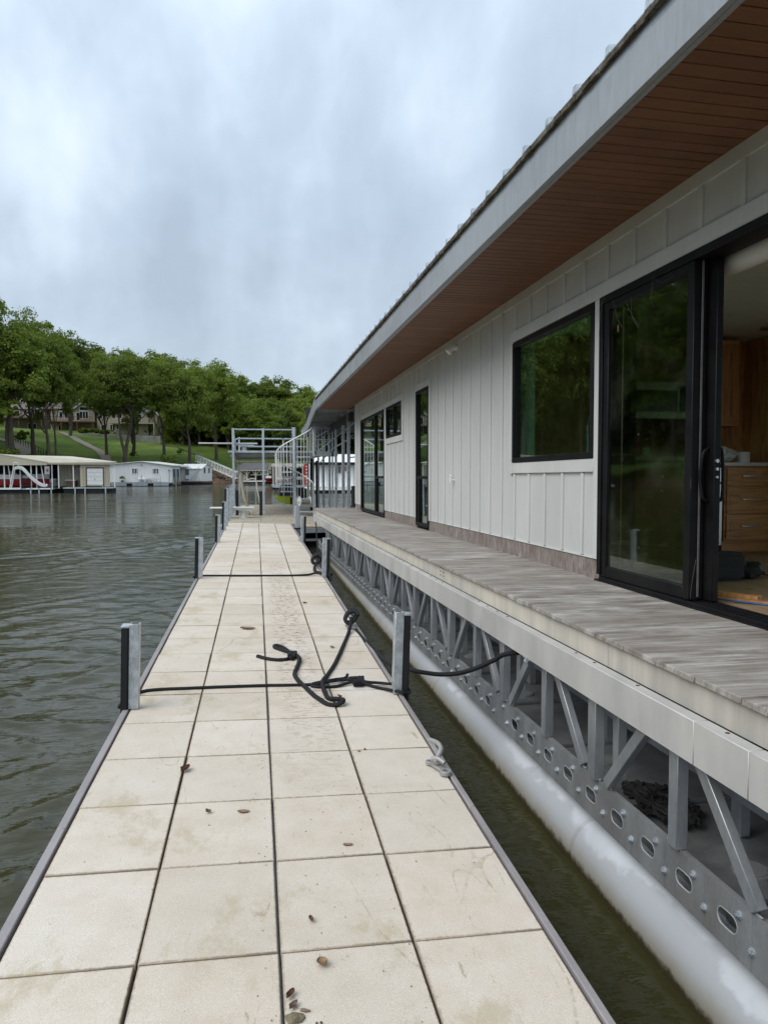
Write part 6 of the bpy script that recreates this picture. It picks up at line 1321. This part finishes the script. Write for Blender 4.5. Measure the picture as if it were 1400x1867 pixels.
def house(label, pxl, pxr, Y, yb, ye, wallm, roofm, gables=(), wins=(), deck=None, ridge=None, name='lake_house', dp=9):
    x0, x1 = at(pxl, Y), at(pxr, Y); zb, ze = zat(pxl, yb, Y), zat(pxl, ye, Y); t = thing(name, label, 'house', IDW, ((x0 + x1) / 2, Y, zb))
    MB().box(x0, x1, Y, Y + dp, zb - 3, ze).part('wall', wallm, t); zr = zat(pxl, ridge or ye - 10, Y + dp / 2)
    m = MB(); m.prism([(x0 - .4, Y - .5, ze), (x0 - .4, Y + dp / 2, zr), (x0 - .4, Y + dp + .5, ze)], (x1 - x0 + .8, 0, 0)); m.part('roof', roofm, t)
    for (gl, gr, gp, ge, fwd) in gables:
        a, b = at(gl, Y), at(gr, Y); c = (a + b) / 2; zg, zp = zat(gl, ge, Y), zat(gl, gp, Y)
        MB().prism([(a, Y - fwd, zb), (b, Y - fwd, zb), (b, Y - fwd, zg), (c, Y - fwd, zp), (a, Y - fwd, zg)], (0, dp * .6, 0)).part('gable', wallm, t)
        k_ = .28; m = MB()
        for s_, e_ in ((a - .4, zg - .3), (b + .4, zg - .3)): m.add([(c, Y - fwd - .45, zp + k_), (s_, Y - fwd - .45, e_ + k_ * .6), (s_, Y + dp * .6, e_ + k_ * .6), (c, Y + dp * .6, zp + k_), (c, Y - fwd - .45, zp + .03), (s_, Y - fwd - .45, e_ - .05), (s_, Y + dp * .6, e_ - .05), (c, Y + dp * .6, zp + .03)], [(0, 1, 2, 3), (4, 7, 6, 5), (0, 4, 5, 1), (1, 5, 6, 2), (3, 2, 6, 7)])
        m.part('gable_roof', roofm, t)
        for s_, e_ in ((a - .4, zg - .3), (b + .4, zg - .3)): MB().bar((c, Y - fwd - .5, zp + .05), (s_, Y - fwd - .5, e_), .08, .3, (0, 0, 1)).part('bargeboard', 'white_paint', t)
    for (px, py0, py1, wpx, c_, r_, fwd) in wins: fwin(t, at(px, Y), Y - fwd - .02, zat(px, py1, Y), wpx / 1290 * Y, (py1 - py0) / 1290 * Y, c_, r_, fw=.12)
    if deck:
        l, r, yd, dpt, mt, hr = deck; a, b, zd = at(l, Y), at(r, Y), zat(l, yd, Y)
        MB().box(a, b, Y - dpt, Y, zd - .25, zd).part('deck', mt, t); m = MB(); m.bar((a, Y - dpt, zd + hr), (b, Y - dpt, zd + hr), .08, .08)
        x = a
        while x < b: m.bar((x, Y - dpt, zd), (x, Y - dpt, zd + hr), .05, .05); x += .3
        m.part('railing', mt, t)
        n_ = max(2, int((b - a) / 3.2))
        for k in range(n_ + 1): x = a + (b - a) * k / n_; MB().box(x - .12, x + .12, Y - dpt, Y - dpt + .24, zb - 3, zd - .25).part('deck_post', mt, t)
    return t
h1 = house('beige lake house with a red brown deck and a pointed gable', 95, 186, 172, 790, 745, 'house_beige', 'shingle_brown', gables=[(139, 177, 733.5, 746, 1.2)],
      wins=[(158, 743.5, 748.5, 13, 1, 1, 1.2), (158, 752, 763.5, 13, 3, 1, 1.2), (147, 754, 767, 5, 1, 1, 1.2), (137.5, 754, 766, 4, 1, 1, 0), (124, 752, 762, 6, 1, 1, 0), (124, 744.5, 748.5, 6, 1, 1, 0), (114, 744.5, 748.5, 5, 1, 1, 0), (114, 752, 762, 5, 1, 1, 0), (168, 776, 787, 8, 2, 1, 0), (112, 776, 787, 5, 1, 1, 0), (150, 775, 786, 5, 1, 1, 0)],
      deck=(95, 179, 769.5, 4.5, 'brown_rail', 1.0), ridge=733)
h2 = house('brown roofed lake house mostly hidden behind the left grove', 10, 84, 176, 790, 745, 'house_tan', 'shingle_brown', wins=[(49, 748, 755, 5, 1, 1, 0), (57, 748, 755, 6, 1, 1, 0), (66, 748, 758, 8, 2, 1, 0), (74, 748, 758, 4, 1, 1, 0), (25, 748, 756, 6, 1, 1, 0), (35, 750, 757, 6, 1, 1, 0), (57, 773, 782, 5, 1, 1, 0), (66, 773, 781, 4, 1, 1, 0)], deck=(5, 86, 762, 3.5, 'brown_rail', .9), ridge=732)
h3 = house('tan lake house with a grey roof, arched window gable and white balcony', 196, 296, 165, 794, 751, 'house_beige', 'shingle', gables=[(238, 274, 738.5, 752, 1.5), (276, 290, 745, 756, 1.0)],
      wins=[(255, 747, 755, 12, 2, 1, 1.5), (255, 757, 767, 12, 2, 1, 1.5), (210.5, 754, 763.5, 5, 1, 1, 0), (222, 754, 762, 4, 1, 1, 0), (207, 775, 785, 8, 2, 1, 0), (217.5, 775, 783, 5, 2, 1, 0), (258, 777, 787, 8, 2, 1, 0), (272, 778, 786, 7, 1, 1, 0)],
      deck=(206, 285, 771, 2.5, 'cream', .9), ridge=738)
MB().add([(at(249 + 6.2 * math.cos(math.pi * k / 10) + 6, 163.4), 163.4, zat(255, 747, 163.4) + .75 * math.sin(math.pi * k / 10)) for k in range(11)], [tuple(range(11))]).prism([(at(249, 163.4), 163.42, zat(255, 747, 163.4))] + [(at(255 + 6.2 * math.cos(math.pi * (10 - k) / 10), 163.4), 163.42, zat(255, 747, 163.4) + .8 * math.sin(math.pi * (10 - k) / 10)) for k in range(11)], (0, .06, 0)).part('arched_pane', 'dark_pane', h3)
MB().box(at(196, 163), at(276, 163), 160.5, 161, zat(200, 800, 160) - .5, zat(200, 794.5, 160)).part('terrace_wall', 'rock', h3)
h4 = house('small house end with a cream stair and basketball hoop right of the balcony house', 302, 334, 160, 797, 773, 'shingle_brown', 'shingle', wins=[(329, 786, 793, 3, 1, 1, 0)], deck=(306, 322, 776, 3, 'cream', 1.1), ridge=757)
MB().bar((at(310, 157), 157, zat(310, 793, 157)), (at(306, 157), 157, zat(306, 770, 157)), .3, .3).bar((at(307, 157), 157, zat(307, 768, 157)), (at(318, 157), 157, zat(318, 780, 157)), .4, .3).part('stair', 'cream', h4)
MB().box(at(318, 156.5), at(324, 156.5), 156.5, 156.6, zat(320, 788, 156.5), zat(320, 784, 156.5)).part('backboard', 'white_paint', h4)
h5 = house('beige house section between the two gabled lake houses', 179, 199, 170, 792, 752, 'house_beige', 'shingle_brown', wins=[(190, 775, 784, 6, 1, 1, 0), (186, 757, 763, 5, 1, 1, 0)], ridge=741)
m = MB()
P = [(at(30 + 55 * k / 12, 126 - k * 1.2), 126 - k * 1.2) for k in range(13)]
t = thing('slope_fence', 'thin dark wire fence climbing the slope behind the left grove', 'fence', IDW, (P[6][0], P[6][1], H(*P[6])))
for k, (x, y) in enumerate(P):
    MB().box(x - .04, x + .04, y - .04, y + .04, H(x, y) - .2, H(x, y) + 1.1).part('fence_post', 'dark_in', t)
for k in range(12):
    a, b = P[k], P[k + 1]
    for h_ in (.5, 1.05): MB().bar((a[0], a[1], H(*a) + h_), (b[0], b[1], H(*b) + h_), .03, .04).part('fence_rail', 'dark_in', t)

house('tan gabled lake house beyond the left edge, mirrored in the kitchen window', -560, -490, 100, 842, 790, 'house_beige', 'shingle', gables=[(-555, -505, 745, 790, 1.0)], wins=[(-530, 795, 815, 14, 2, 1, 1.0), (-500, 800, 815, 10, 1, 1, 0)], deck=(-560, -490, 828, 3, 'cream', 1.0), ridge=760)
